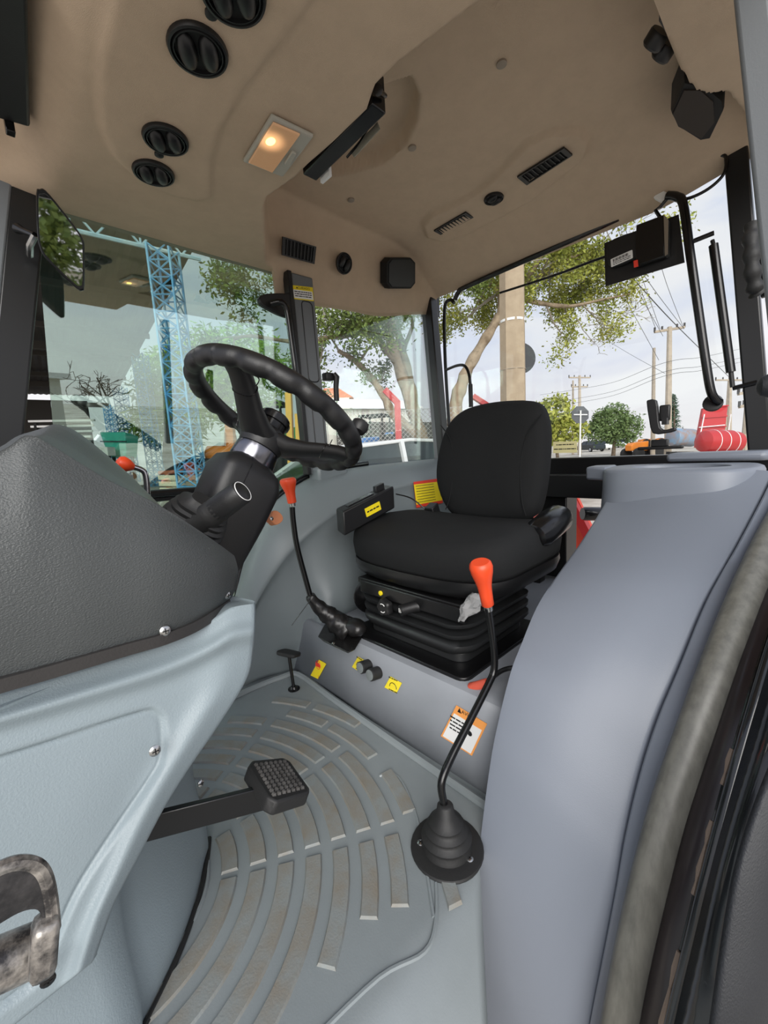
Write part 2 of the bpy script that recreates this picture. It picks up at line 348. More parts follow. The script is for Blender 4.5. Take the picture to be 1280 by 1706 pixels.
g = MB(); FBc = cat(fb, 5); g.tube(FBc, .0035, 8); g.build('frame_edge', 'lip_black', fr_o)
for i0, i1 in ((30, 34), (36, 43), (46, 55)): g = MB(); g.tube([p+V(-.003, .002, .003) for p in FBc[i0:i1]], [.003+.0015*math.sin(k*2.1) for k in range(i1-i0)], 6); g.build('worn_edge', 'worn_paint', fr_o)
fc = [P(edge_px(b)+13, b, X=arch_x(b)-.055) for b in spy]
g = MB(); g.tube(cat(fc, 5), .0085, 10); g.build('lip_seal', 'lip_black', fr_o)
fd = [P(trim_px(b)-4, b, X=arch_x(b)-.085) for b in spy]
strip(fc, fd, 'lip_black', 'outer_face', .005, fr_o)
dt = [P(trim_px(b), b, X=arch_x(b)-.10) for b in spy]
du = [p+V(.30, -.11, -.12) for p in dt]
strip(dt, du, 'door_trim', 'trim_panel', .01, fr_o)
# ---------------------------------------------------------------- pillars, frames, glass
def bar_t(nm, pts, w, h, m, par=None, up=(0, 1, 0), bevel=.006):
    g = MB()
    for a, b in zip(pts[:-1], pts[1:]): g.bar(a, b, w, h, up)
    return g.build(nm, m, par, bevel=bevel)
a0, a1 = P(48, 325, Y=1.52), P(6, 745, Y=1.52)
apl = bar_t('trim_1', [a0+(a0-a1)*.15, a1+(a1-a0)*1.4], .075, .05, 'pillar_black'); tag(apl, 'black front door pillar carrying the mirror', kind='structure')
g = MB(); d = (a1-a0); s_ = V(-.062, -.012, 0); g.bar(a0+s_-d*.1, a1+s_+d*.4, .055, .03, (0, 1, 0)); g.build('pillar_face', 'pillar_grey', apl, bevel=.006)
b0, b1 = P(500, 460, Y=1.5), P(530, 770, Y=1.5)
bd = (b1-b0).normalized(); bl = (b1-b0).length
bp_o = bar_t('trim_2', [b0-bd*.0, b1+bd*.05], .105, .03, 'pillar_grey'); tag(bp_o, 'grey plastic covered middle pillar beside the steering wheel', kind='structure')
fb_ = Fr(b0-V(0, .0155, 0), bd.cross(V(0, -1, 0)), -bd)       # u toward rear, v up
if fb_.u.x < 0: fb_ = Fr(b0-V(0, .0155, 0), -fb_.u, -bd)
fb_.w = V(0, -1, 0)
def groove(fr, a, b, w, h, r, rad, m, par, nm='groove'):
    g = MB(); g.tube([fr(a+x, b+y, 0) for x, y in rrect(w, h, r, 6)], rad, 6, closed=True); return g.build(nm, m, par)
groove(fb_, .010, -.26, .052, .32, .018, .0022, 'pillar_black', bp_o); groove(fb_, .012, -.60, .052, .24, .018, .0022, 'pillar_black', bp_o)
g = MB(); g.lathe([(.012, 0), (.012, .004), (.006, .006)], fb_(.012, -.455, 0), (0, -1, 0), 16); g.build('bolt', 'pillar_grey', bp_o)
g = MB(); g.bar(b0+V(-.064, -.005, 0)-bd*.0, b1+V(-.064, -.005, 0)+bd*.05, .02, .04, (0, 1, 0)); g.build('door_edge', 'black_plastic', bp_o, bevel=.004)
g = MB(); g.box(1.00, 1.16, 1.44, 1.52, .735, .80); g.build('pillar_foot', 'wall_grey', bp_o, bevel=.012)
c0, c1 = P(716, 488, X=1.9), P(741, 780, X=1.9)
cp_o = bar_t('trim_3', [c0+(c0-c1)*.2, c1], .05, .06, 'pillar_black', up=(1, 0, 0)); tag(cp_o, 'black rear pillar behind the seat on the far side', kind='structure')
g = MB(); g.bar(c0+V(0, .03, 0), c1+V(0, .03, 0), .03, .06, (1, 0, 0)); g.build('pillar_face', 'pillar_grey', cp_o, bevel=.004)
e0, e1 = P(1226, 235, X=1.9), P(1268, 760, X=1.9)
np_o = bar_t('trim_4', [e0+(e0-e1)*.3, e1], .06, .06, 'pillar_black', up=(1, 0, 0)); tag(np_o, 'black rear pillar on the near side of the cab', kind='structure')
# near door pillar (grey) at the right edge
n0, n1 = P(1248, -60, X=.95), P(1312, 560, X=.95); n1 = n1+(n1-n0)*.42
nd_o = bar_t('trim_5', [n0, n1], .04, .05, 'pillar_grey', up=(1, 0, 0)); tag(nd_o, 'grey covered pillar at the edge of the open doorway', kind='structure')
# rear sill beam
g = MB(); g.box(1.885, 1.955, .08, 1.52, .70, .775); rs = g.build('wall_rear', 'black_paint', bevel=.006); tag(rs, 'black lower beam of the rear wall', kind='structure')
g = MB(); g.box(1.80, 1.88, .50, 1.25, .605, .705); g.build('cross_beam', 'pillar_black', rs, bevel=.005)
g = MB(); g.box(1.82, 1.94, .74, 1.28, .22, .70); g.build('lower_panel', 'black_paint', rs, bevel=.005)
g = MB(); g.box(1.87, 1.95, .10, .45, .22, .70); g.build('lower_panel', 'black_paint', rs, bevel=.005)
# door bottom rails on the far side
g = MB(); g.tube([V(.02, 1.515, .765), V(.55, 1.515, .752), V(.62, 1.515, .755)], .012, 8); dr = g.build('trim_6', 'black_gloss'); tag(dr, 'black lower rail of the far door', kind='structure')
g = MB(); g.tube([V(.02, 1.53, .745), V(.60, 1.53, .73)], .010, 8); g.build('lower_rail', 'black_gloss', dr)
dfp = [P(612, 772, Y=1.53), P(532, 786, Y=1.53), P(490, 806, Y=1.53), P(452, 838, Y=1.53), P(426, 880, Y=1.53), P(404, 940, Y=1.53), P(395, 1000, Y=1.53)]
g = MB(); g.tube(cat(dfp, 5), .013, 10); g.build('curved_rail', 'black_gloss', dr)
g = MB(); g.tube(cat([p+V(.02, -.02, -.03) for p in dfp], 5), .009, 10); g.build('inner_rail', 'pillar_grey', dr)
def pane(nm, pts, n, m, lab, th=.005):
    g = MB(); g.prism(pts, Vector(n)*th); o = g.build(nm, m, sharp=10); return tag(o, lab, kind='structure')
Yg = 1.535
gy = lambda z: 1.60-(z-.76)*.075
pane('window_1', [V(x, gy(z), z) for x, z in ((.10, .10), (.62, .10), (.80, .62), (1.05, .76), (.98, 1.66), (.20, 1.66))], (0, 1, 0), 'door_glass', 'green tinted glass of the far door, reflecting the sky and steering wheel')
pane('window_2', [V(1.10, Yg, .77), V(1.92, Yg, .77), V(1.92, Yg, 1.74), V(1.06, Yg, 1.66)], (0, 1, 0), 'clear_glass', 'small clear side window behind the middle pillar')
pane('window_3', [V(1.93, .16, .76), V(1.93, 1.47, .76), V(1.93, 1.47, 1.80), V(1.93, .16, 1.86)], (1, 0, 0), 'clear_glass', 'large clear rear window behind the seat')
# windscreen and front pillar beyond the console, unseen panes left out except the one that shows at the left edge
# ---------------------------------------------------------------- headliner (one moulded sheet)
def poly_sd(poly, X, Y):
    poly = np.array(poly); d = np.full(X.shape, 1e9); ins = np.zeros(X.shape, bool); n = len(poly)
    for i in range(n):
        a, b = poly[i], poly[(i+1) % n]; e_ = b-a; t = np.clip(((X-a[0])*e_[0]+(Y-a[1])*e_[1])/(e_@e_), 0, 1)
        d = np.minimum(d, np.hypot(X-a[0]-t*e_[0], Y-a[1]-t*e_[1]))
        c = ((a[1] > Y) != (b[1] > Y)) & (X < (b[0]-a[0])*(Y-a[1])/(b[1]-a[1]+1e-12)+a[0]); ins ^= c
    return np.where(ins, -d, d)
def pxy(l, z): return [tuple(P(x, y, Z=z))[:2] for x, y in l]
hx = np.concatenate([np.arange(.02, .66, .009), np.arange(.66, .95, .0045), np.arange(.95, 1.925, .009)]); hy = np.concatenate([np.arange(.03, .40, .007), np.arange(.40, 1.30, .009), np.arange(1.30, 1.541, .006)])
HX, HY = np.meshgrid(hx, hy, indexing='ij')
def smin(a, b, k): h = np.clip(.5+.5*(b-a)/k, 0, 1); return b*(1-h)+a*h-k*h*(1-h)
rear = np.full(HX.shape, 1.808)
far = 1.57+.03*smooth(.9, 1.4, HX)+.085*smooth(1.4, 1.95, HX)+ (1.505-HY)*2.6
rear = smin(rear, far, .07)
Yn = np.interp(HX, [1.0, 1.25, 1.33, 1.37, 1.40, 1.52, 1.7, 1.9], [.262, .260, .250, .232, .198, .176, .15, .14])
near = 1.655+.06*smooth(1.5, 1.9, HX)+np.maximum(HY-Yn, 0)*np.interp(HX, [1.25, 1.5], [5.5, 2.2]) - np.maximum(Yn-HY, 0)*.12
rear = smin(rear, near, .03)
back = 1.69 + (1.885-HX)*.42 + .05*smooth(.5, .15, HY); rear = smin(rear, back, .05)
# vent bean, screw caps and radio recess
bean = pxy([(712, 393), (705, 375), (718, 358), (760, 340), (800, 318), (840, 280), (880, 238), (920, 220), (965, 220), (982, 232), (975, 255), (940, 282), (880, 325), (830, 352), (770, 382), (740, 394)], 1.8)
bd_ = poly_sd(bean, HX, HY); rear = rear - .016*smooth(.008, -.006, bd_)
rec = pxy([(540, 300), (590, 291), (640, 276), (675, 246), (693, 205), (696, 165), (684, 136), (640, 150), (560, 240)], 1.80)
rear = rear + .045*smooth(.006, -.010, poly_sd(rec, HX, HY))
sqr = ((HX-1.56)**2 < .065**2) & (HY > 1.40)
front = 1.582 + .13*smooth(.255, .08, HX)**1.3*smooth(1.52, 1.40, HY) + .0*HX
pod = pxy([(195, -30), (168, 80), (163, 160), (170, 215), (190, 262), (235, 305), (290, 328), (330, 336), (352, 330), (352, 270), (368, 215), (405, 150), (470, 70), (540, -30)], 1.575)
front = front - .010*smooth(.005, -.005, poly_sd(pod, HX, HY))
edge = np.interp(HY, [0, .25, .40, .60, .66, .72, 1.0, 1.12, 1.17, 1.54], [.735, .735, .732, .700, .700, .728, .722, .705, .72, .925])
Zl = np.where(HX < edge-.03, front, np.where(HX > edge, rear, front+(np.maximum(rear, front)-front)*smooth(0, 1, np.clip((HX-edge+.03)/.03, 0, 1))))
Zl = np.where((HX > edge) & (HX < .97) & (HY > 1.44), np.minimum(rear, Zl+1), Zl)
Zl = Zl + .05*smooth(1.505, 1.54, HY)*0
g = MB(); n1, n2 = HX.shape
g.v = [(float(HX[i, j]), float(HY[i, j]), float(Zl[i, j])) for i in range(n1) for j in range(n2)]
g.f = [(i*n2+j, i*n2+j+1, (i+1)*n2+j+1, (i+1)*n2+j) for i in range(n1-1) for j in range(n2-1)]
g.keep = 1
ceiling = g.build('ceiling', 'headliner', sharp=70); tag(ceiling, 'beige brown felt headliner with a dropped front console', kind='structure')
g = MB(); g.prism([V(-.12, -.02, 1.86), V(2.02, -.02, 1.86), V(2.02, 1.62, 1.86), V(-.12, 1.62, 1.86)], (0, 0, .06)); g.build('roof_shell', 'black_plastic', ceiling, bevel=.02)
for x0, x1, y0, y1, z0 in ((-.1, 2.0, 1.545, 1.60, 1.60), (-.1, 2.0, -.01, .03, 1.66), (1.93, 2.0, 0, 1.6, 1.79), (-.1, -.02, 0, 1.6, 1.70)):
    g = MB(); g.box(x0, x1, y0, y1, z0, 1.87); g.build('roof_side', 'black_plastic', ceiling)
# black frame tube along the top of the rear window
g = MB(); g.tube(cat([P(758, 500, X=1.90), P(765, 486, X=1.9), P(785, 474, X=1.9), P(1000, 378, X=1.9), P(1165, 295, X=1.9), P(1215, 262, X=1.9)], 5), .012, 8); rf = g.build('window_frame', 'black_gloss', rs)
# ---------------------------------------------------------------- dashboard cowl and console
def PP(px, py, o, n):
    v = cf + cr*((px-640)/FPX) + cu*((853-py)/FPX); o = Vector(o); n = Vector(n); return CAM + v*((o-CAM).dot(n)/v.dot(n))
def screw(par, p, n, r=.006, m='steel'):
    g = MB(); n = Vector(n).normalized(); g.lathe([(r, -.001), (r, .0008), (r*.7, .0024), (r*.25, .003)], p, n, 14); u, k, a = basis(n)
    o = g.build('screw', m, par); g = MB()
    for q in (u, k): g.obox(Vector(p)+a*.0028, q*r*.55, a.cross(q)*r*.1, a*.0006)
    g.build('slot', 'black_print', o); return o
console = empty('steering_console', V(.1, .85, 0), 'grey and black steering console with leather grained cowl at the left', 'console')
S = [((-120, 800), (-120, 1170), (-100, 792)), ((0, 754), (0, 1136), (0, 750)), ((36, 730), (36, 1126), (40, 727)), ((54, 727), (60, 1119), (75, 712)), ((72, 734), (90, 1111), (93, 709)),
     ((108, 755), (144, 1094), (121, 719)), ((180, 799), (216, 1073), (167, 754)), ((251, 834), (273, 1058), (215, 797)), ((305, 867), (323, 1037), (270, 852)), ((359, 903), (359, 1015), (322, 892)), ((390, 926), (386, 996), (352, 918))]
yr = [.60]*8+[.61, .635, .675]; yb = [.57]*6+[.575, .58, .595, .62, .665]
rows = []
for (a, b, c), ya, yy in zip(S, yr, yb):
    R_ = P(*a, Y=ya); B_ = P(*b, Y=yy); C_ = P(*c, Y=.86)
    m1 = R_*.66+B_*.34+V(0, -.020, 0); m2 = R_*.30+B_*.70+V(0, -.016, 0); t1 = R_*.97+B_*.03+V(0, -.004, 0)
    ff = V(R_.x, 1.72-R_.y, R_.z)
    rows.append(cat([B_, m2, m1, t1, R_+V(0, .007, .000), R_*.6+C_*.4+V(0, 0, -.004), C_, ff, V(B_.x, 1.12, B_.z)], 4))
rows = list(zip(*[cat(list(c), 3) for c in zip(*rows)])); rows = [list(r) for r in rows]
g = MB(); g.grid(rows); last = [r[-1] for r in [list(c) for c in zip(*rows)]] if False else rows[0]
n_ = len(rows[0]); g.f.append(tuple((len(rows)-1)*n_+j for j in range(n_)))
cowl = g.build('cowl', 'dash_black', console, sharp=50)
# edge strip below the cowl
st = [P(*p, Y=y) for p, y in (((-120, 1182), .565), ((0, 1144), .565), ((72, 1124), .566), ((144, 1103), .567), ((216, 1082), .572), ((273, 1066), .577), ((323, 1046), .592), ((359, 1024), .617), ((383, 1006), .66))]
sA = cat([p+V(0, -.004, .009) for p in st], 4); sB = cat([p+V(0, -.004, -.006) for p in st], 4)
g = MB(); g.grid([[p+V(0, .03, 0), p, q, q+V(0, .03, 0)] for p, q in zip(sA, sB)]); g.build('edge_strip', 'dash_edge', console, solid=.002)
# grey side panel
topc = cat([(-60, 1172, 0), (0, 1156, 0), (72, 1135, 0), (144, 1113, 0), (216, 1091, 0), (273, 1072, 0), (323, 1050, 0), (359, 1030, 0), (388, 1012, 0), (422, 1006, 0)], 6)
rgt = cat([(422, 1006, 0), (423, 1026, 0), (419, 1087, 0), (408, 1136, 0), (363, 1210, 0), (315, 1280, 0), (271, 1350, 0), (227, 1433, 0), (188, 1507, 0), (166, 1564, 0), (153, 1602, 0)], 6)
def samp(c, t):
    L = [0]
    for a, b in zip(c[:-1], c[1:]): L.append(L[-1]+(b-a).length)
    q = t*L[-1]
    for i in range(len(c)-1):
        if L[i+1] >= q: k = (q-L[i])/(L[i+1]-L[i]+1e-9); return c[i].lerp(c[i+1], k)
    return c[-1].copy()
inner = [tuple(p)[:2] for p in cat([(-200, 1330, 0), (-40, 1277, 0), (100, 1232, 0), (235, 1188, 0), (262, 1190, 0), (272, 1206, 0), (272, 1262, 0), (255, 1300, 0), (190, 1395, 0), (130, 1490, 0), (92, 1575, 0), (60, 1640, 0), (-60, 1720, 0), (-200, 1780, 0)], 5, True)]
NS, NT = 90, 110; rows = []
px_ = np.zeros((NT+1, NS+1)); py_ = px_.copy()
for i in range(NT+1):
    t = i/NT; l = V(-60, 1172+t*600, 0); r_ = samp(rgt, t)
    for j in range(NS+1):
        s = j/NS; p = l.lerp(r_, s) + (1-t)**1.5*(samp(topc, s)-V(-60, 1172, 0).lerp(V(422, 1006, 0), s)); px_[i, j] = p.x; py_[i, j] = p.y
sd = poly_sd(inner, px_, py_)
dep = .0065*smooth(3, -4, sd) + .0045*np.exp(-(sd/4)**2)
for i in range(NT+1):
    t = i/NT; row = []
    for j in range(NS+1):
        s = j/NS; y0 = .605-.055*t**.8-.020*math.sin(math.pi*min(1, t*1.0))*(1-s)**.5 - .012*math.exp(-((s-.9)/.09)**2)*min(1, t*4)
        if t < .12: y0 -= .016*math.exp(-((t-.07)/.025)**2)
        row.append(P(px_[i, j], py_[i, j], Y=y0) + V(0, dep[i, j], 0))
    e_ = row[-1]; row += [e_+V(.006, .006, 0), e_+V(.007, .016, 0), e_+V(.003, .05, -.002), e_+V(-.01, .10, -.004)]
    rows.append(row)
lastr = rows[-1]; rows += [[p+V(0, .004, -.006) for p in lastr], [p+V(0, .02, -.012) for p in lastr], [p+V(0, .09, -.02) for p in lastr]]
rows = [[p+V(0, .05, -.006) for p in rows[0]], [p+V(0, .006, -.001) for p in rows[0]]] + rows
g = MB(); g.grid(rows); panel = g.build('side_panel', 'console_grey', console, sharp=80)
screw(panel, P(256, 1247, Y=.565)+V(0, -.006, 0), (0, -1, .1), .007)
# base of the console standing on the floor
flo = [P(345, 1398, Z=.0), P(340, 1440, Z=0), P(324, 1507, Z=0), P(302, 1570, Z=0), P(280, 1621, Z=0), P(238, 1706, Z=0), P(190, 1800, Z=0)]
ring0 = [V(.12, 1.07, 0), V(.20, 1.0, 0)]+flo+[V(-.3, .60, 0), V(-.3, 1.07, 0)]
def ringz(z, grow, xg): return [V(p.x+xg*(1 if p.x > -.2 else 0), p.y+(grow if p.y < .95 else 0), z) for p in ring0]
rings = [ringz(.0, 0, 0), ringz(.04, .0, .002), ringz(.14, .035, .0), ringz(.26, .05, .010), ringz(.38, .03, .03), ringz(.48, .01, .045), ringz(.60, -.01, .055)]
rings = [list(r) for r in zip(*[cat(list(c), 3) for c in zip(*rings)])]; rings = [[*cat(r, 2, True)] for r in rings]
g = MB(); g.loft(rings); base = g.build('base', 'console_grey', console, sharp=60)
g = MB(); g.tube(cat([p+V(.004, -.004, .003) for p in flo], 4), .005, 6); g.build('base_strip', 'black_rubber', console)  # black strip along the gap where the base meets the floor
screw(base, P(335, 1305, Y=.70), (.4, -1, .2), .006)
screw(console, P(275, 1051, Y=.575), (0, -1, .1), .0068); screw(console, P(379, 992, Y=.635), (.2, -1, 0), .006)
screw(console, P(80, 1633, Y=.525), (0, -1, 0), .007, 'black_gloss')
# ---------------------------------------------------------------- steering column and wheel
th = math.radians(36); nA = V(math.sin(th), 0, math.cos(th)); aA = V(math.cos(th), 0, -math.sin(th)); bA = V(0, 1, 0); WC = V(.48, .84, .94)
colm = empty('steering_column', WC-nA*.30, 'black steering column with chrome collar and three spoke wheel with finger grips', 'steering column')
wheel = empty('steering_wheel', V(0, 0, 0)); wheel.parent = colm; wheel.location = nA*.24
def wp(r, a, h=0): return WC + (aA*math.cos(math.radians(a))+bA*math.sin(math.radians(a)))*r + nA*h
g = MB(); m_ = 180; k_ = 16; vs = []
for i in range(m_):
    a = 360*i/m_; c = wp(.19, a); rad = (aA*math.cos(math.radians(a))+bA*math.sin(math.radians(a)))
    gr = max(0, math.cos(math.radians(a*20)))
    for j in range(k_):
        q = 2*math.pi*j/k_; rr_ = .0192*(1-.30*gr*max(0, -math.sin(q-.6))**.5); vs.append(c+rad*rr_*math.cos(q)+nA*rr_*1.08*math.sin(q))
g.add(vs, [(i*k_+j, i*k_+(j+1) % k_, ((i+1) % m_)*k_+(j+1) % k_, ((i+1) % m_)*k_+j) for i in range(m_) for j in range(k_)])
g.build('rim', 'black_plastic', wheel, sharp=60)
for a in (211, 330, 90):
    rad = wp(1, a)-WC; tan = nA.cross(rad); rings = []
    for r, h, hw, ht in ((.005, -.060, .044, .024), (.05, -.054, .036, .020), (.085, -.040, .030, .016), (.12, -.022, .027, .014), (.155, -.008, .025, .014), (.185, -.002, .026, .014)):
        c = WC+rad*r+nA*h; rings.append([c+tan*hw*x+nA*ht*y for x, y in [(math.copysign(abs(math.cos(q))**.7, math.cos(q)), math.copysign(abs(math.sin(q))**.7, math.sin(q))) for q in [2*math.pi*i/14 for i in range(14)]]])
    g = MB(); g.loft(rings); sp = g.build('spoke', 'black_plastic', wheel, sharp=60)
    for r in (.125, .133):
        c = WC+rad*r+nA*(-.0195+(r-.125)*1.7); ring = [c+tan*.0276*math.copysign(abs(math.cos(q))**.7, math.cos(q))+nA*.0146*math.copysign(abs(math.sin(q))**.7, math.sin(q)) for q in [2*math.pi*i/20 for i in range(20)]]
        g = MB(); g.tube(ring, .0011, 6, closed=True); g.build('groove_line', 'black_gloss', wheel)
g = MB(); g.lathe([(.045, -.085), (.050, -.07), (.048, -.05), (.040, -.038), (.036, -.034)], WC, nA, 28); g.build('hub', 'black_plastic', wheel)
g = MB(); g.lathe([(.034, -.036), (.034, -.018), (.038, -.017), (.038, -.008), (.034, -.007), (.034, .000), (.03, .004), (.012, .005)], WC, nA, 28); g.build('horn_cap', 'black_gloss', wheel)
g = MB(); kc = wp(.193, 303, .03); g.lathe([(.006, -.03), (.006, -.012), (.016, -.008), (.020, .004), (.018, .014), (.009, .02)], kc, nA, 16); g.build('spinner_knob', 'black_plastic', wheel)
g = MB(); g.lathe([(.047, -.122), (.049, -.118), (.047, -.088), (.044, -.085)], WC, nA, 32); g.build('collar', mat('chrome_dark_reflection', (120, 120, 126), .22, metal=1), colm)  # chrome collar, its dark reflection put into a darker base colour
cx, cy = aA, bA
def cring(h, w, d, sx, r, sy=0): return [WC-nA*h + cx*(sx+x) + cy*(sy+y) for x, y in rrect(w, d, r, 3)]
g = MB(); g.loft([cring(.118, .085, .085, 0, .03), cring(.135, .125, .12, .0, .028), cring(.16, .14, .125, .002, .025), cring(.235, .135, .12, .008, .025), cring(.27, .105, .10, .025, .02), cring(.36, .085, .085, .035, .02), cring(.385, .05, .07, .045, .015)])
shr = g.build('shroud', 'black_plastic', colm, sharp=45)
g = MB(); g.tube([WC-nA*h+cx*x+cy*-.0632*q for h, x, q in ((.12, -.02, .7), (.137, -.02, .96), (.16, -.02, 1.0), (.235, -.015, .965), (.27, -.005, .80))], .0008, 5); g.build('seam', 'black_gloss', shr)
g = MB(); g.lathe([(.006, 0), (.006, .002), (.003, .003)], P(414, 893, Y=.795), (0.2, -1, 0), 12); g.build('screw', 'black_gloss', colm)
# shuttle lever with boot at the left of the column
shl = empty('shuttle_lever', P(330, 885, Y=.68), 'black shuttle lever with round ringed end and ribbed boot left of the steering column', 'lever')
bA0, bA1 = P(276, 838, Y=.72), P(374, 894, Y=.685); dirb = (bA1-bA0).normalized(); upb = V(-.25, -.12, .9); upb = (upb-dirb*upb.dot(dirb)).normalized(); sdb = dirb.cross(upb); cb = (bA0+bA1)/2; hl = (bA1-bA0).length/2
rings = []
for k, (s_, h) in enumerate(((1, -.02), (1, -.004), (.90, .0), (.95, .006), (.84, .010), (.88, .016), (.76, .020), (.80, .026), (.60, .030), (.5, .04))):
    rings.append([cb+dirb*x*s_+sdb*y*s_+upb*h for x, y in rrect(hl*2, .07, .025, 4)])
g = MB(); g.loft(rings); g.build('ribbed_boot', 'black_rubber', shl, sharp=50)
l0, l1 = P(322, 878, Y=.70), P(404, 819, Y=.62); ld = (l1-l0)
g = MB(); g.tube([l0, l0+ld*.15, l0+ld*.3, l0+ld*.36, l0+ld*.42, l0+ld*.55], [.030, .028, .022, .0235, .021, .021], 18); g.build('sleeve', 'black_rubber', shl)
g = MB(); g.tube([l0+ld*.5, l0+ld*.75, l0+ld*.98, l1, l1+ld*.03], [.021, .0205, .0195, .018, .013], 22); g.build('grip', 'black_plastic', shl)
ed = ld.normalized(); u_, k_2, _ = basis(ed); g = MB(); g.tube([l1+ld*.012+(u_*math.cos(q)+k_2*math.sin(q))*.0168 for q in [2*math.pi*i/24 for i in range(24)]], .0007, 5, closed=True); g.build('ring_mark', 'white_print', shl)
# orange tab on the far side of the column
def shrink_(c, k): m = sum(c, Vector())/len(c); return [m+(p-m)*k for p in c]
ot = empty('orange_tab', P(455, 862, Y=.93), 'small pale orange tab with slotted screw right of the steering column', 'tab')
g = MB(); pts = [PP(*q, P(455, 862, Y=.93), (.3, -1, .2)) for q in cat([(441, 868, 0), (445, 852, 0), (455, 851, 0), (465, 862, 0), (463, 872, 0), (452, 878, 0), (446, 874, 0)], 3, True) for q in [(q.x, q.y)]]
g.prism(shrink_(pts, .85), V(.006, -.016, .003)); g.build('plate', 'orange_pale', ot, bevel=.002)
screw(ot, PP(453, 864, P(455, 862, Y=.93)+V(.006, -.016, .003), (.3, -1, .2)), (.3, -1, .2), .005)
# orange hand lever on the far side of the cowl
hl_ = empty('hand_lever', P(247, 828, Y=.98), 'orange knob on a bent chrome rod behind the dashboard cowl', 'lever')
g = MB(); k0, k1 = P(194, 770, Y=.98), P(222, 778, Y=.98); kd = k1-k0; g.tube([k0-kd*.02, k0+kd*.1, k0+kd*.35, k0+kd*.7, k1, k1+kd*.05], [.005, .013, .0165, .0135, .0075, .006], 16); g.build('knob', 'orange_plastic', hl_)
g = MB(); g.tube(cat([k1, P(236, 783, Y=.98), P(243, 793, Y=.98), P(246, 830, Y=.98), P(248, 870, Y=.98)], 5), .006, 10); g.build('rod', 'chrome', hl_)
# ---------------------------------------------------------------- pedals
ped = empty('clutch_pedal', P(245, 1380, Y=.68), 'black studded pedal pad on a flat black arm above the floor mat', 'pedal')
pn = V(.42, -.12, .9).normalized(); pc = P(463, 1297, d=.70)
A_, B_ = P(225, 1383, Y=.66), PP(440, 1328, pc-pn*.03, pn)
g = MB(); g.bar(A_, B_+(B_-A_)*.15, .010, .042, (0, 0, 1)); g.build('arm', 'black_paint', ped, bevel=.002)
cn = [PP(*q, pc, pn) for q in ((413, 1277), (420, 1266), (472, 1261), (484, 1267), (517, 1313), (516, 1320), (462, 1336), (446, 1328))]
g = MB(); g.prism(cn, -pn*.024); pad = g.build('pad', 'black_rubber', ped, bevel=.004, bseg=2)
g = MB(); q0, q1, q2, q3 = [PP(*q, pc, pn) for q in ((421, 1273), (476, 1267), (509, 1315), (454, 1329))]
for i in range(7):
    for j in range(9):
        s_, t_ = (i+.5)/7, (j+.5)/9; c = (q0*(1-s_)+q1*s_)*(1-t_)+(q3*(1-s_)+q2*s_)*t_; e1 = (q1-q0)/7*.33; e2 = (q3-q0)/9*.33
        g.add([c-e1-e2, c+e1-e2, c+e1+e2, c-e1+e2, c-e1*.6-e2*.6+pn*.004, c+e1*.6-e2*.6+pn*.004, c+e1*.6+e2*.6+pn*.004, c-e1*.6+e2*.6+pn*.004], [(4, 5, 6, 7), (0, 1, 5, 4), (1, 2, 6, 5), (2, 3, 7, 6), (3, 0, 4, 7)])
tag(g.build('stud_pattern', mat('stud_worn', (92, 90, 88), .35, var=.5, vscale=40), pad, sharp=20), kind='stuff')
brk = empty('pivot_bracket', P(20, 1590, Y=.36), 'scuffed bare metal bracket with thick rod at the lower left corner', 'bracket')
mat('scuffed', (62, 60, 60), .32, metal=.5, col2=(176, 170, 162), vscale=60, bump=.5, bscale=120)
mat('scuffed_black', (30, 30, 32), .4, col2=(60, 58, 58), vscale=60, bump=.5, bscale=150)
Yb = .37; loop_ = cat([P(-40, 1470, Y=Yb), P(0, 1441, Y=Yb), P(30, 1432, Y=Yb), P(58, 1436, Y=Yb), P(74, 1456, Y=Yb), P(83, 1495, Y=Yb), P(86, 1535, Y=Yb), P(80, 1570, Y=Yb)], 5)
ou = cat([P(*q, Y=Yb) for q in ((-40, 1462), (0, 1441), (30, 1432), (58, 1436), (74, 1456), (83, 1495), (88, 1545))], 4)
inn_ = cat([P(*q, Y=Yb) for q in ((-40, 1556), (0, 1530), (30, 1513), (52, 1507), (64, 1511), (70, 1526), (72, 1550))], 4)
g = MB(); g.grid([[a, b] for a, b in zip(ou, inn_)]); g.build('arch_plate', 'scuffed_black', brk, solid=.012, offset=0, bevel=.002)
g = MB(); g.tube([p+V(0, -.003, 0) for p in ou], .0048, 8); g.build('worn_rim', 'scuffed', brk)
g = MB(); g.bar(P(77, 1528, Y=Yb-.006), P(70, 1622, Y=Yb-.006), .016, .02, (0, 1, 0)); g.build('link', 'scuffed', brk, bevel=.005)
g = MB(); g.tube([P(-60, 1632, Y=Yb+.02), P(64, 1578, Y=Yb+.02)], .0175, 16); g.build('rod', 'scuffed', brk)
dl = empty('lock_pedal', V(.697, 1.273, 0), 'small grey rubber pedal on a thin rod by the far wheel arch', 'pedal')
tp = P(481, 1089, X=.70)
g = MB(); g.tube([V(.697, 1.273, 0), tp], .006, 10); g.build('rod', 'black_paint', dl)
g = MB(); fr_ = Fr(tp, (.3, -.95, 0), (.8, .3, -.2)); 
g.prism([fr_(x, y, -.006) for x, y in rrect(.088, .055, .018)], fr_.w*.014); g.build('pad', 'black_rubber', dl, bevel=.004)
g = MB(); g.lathe([(.022, -.001), (.022, .003), (.014, .005), (.010, .012), (.007, .012)], (.697, 1.273, 0), (0, 0, 1), 16); g.build('grommet', 'black_gloss', dl)
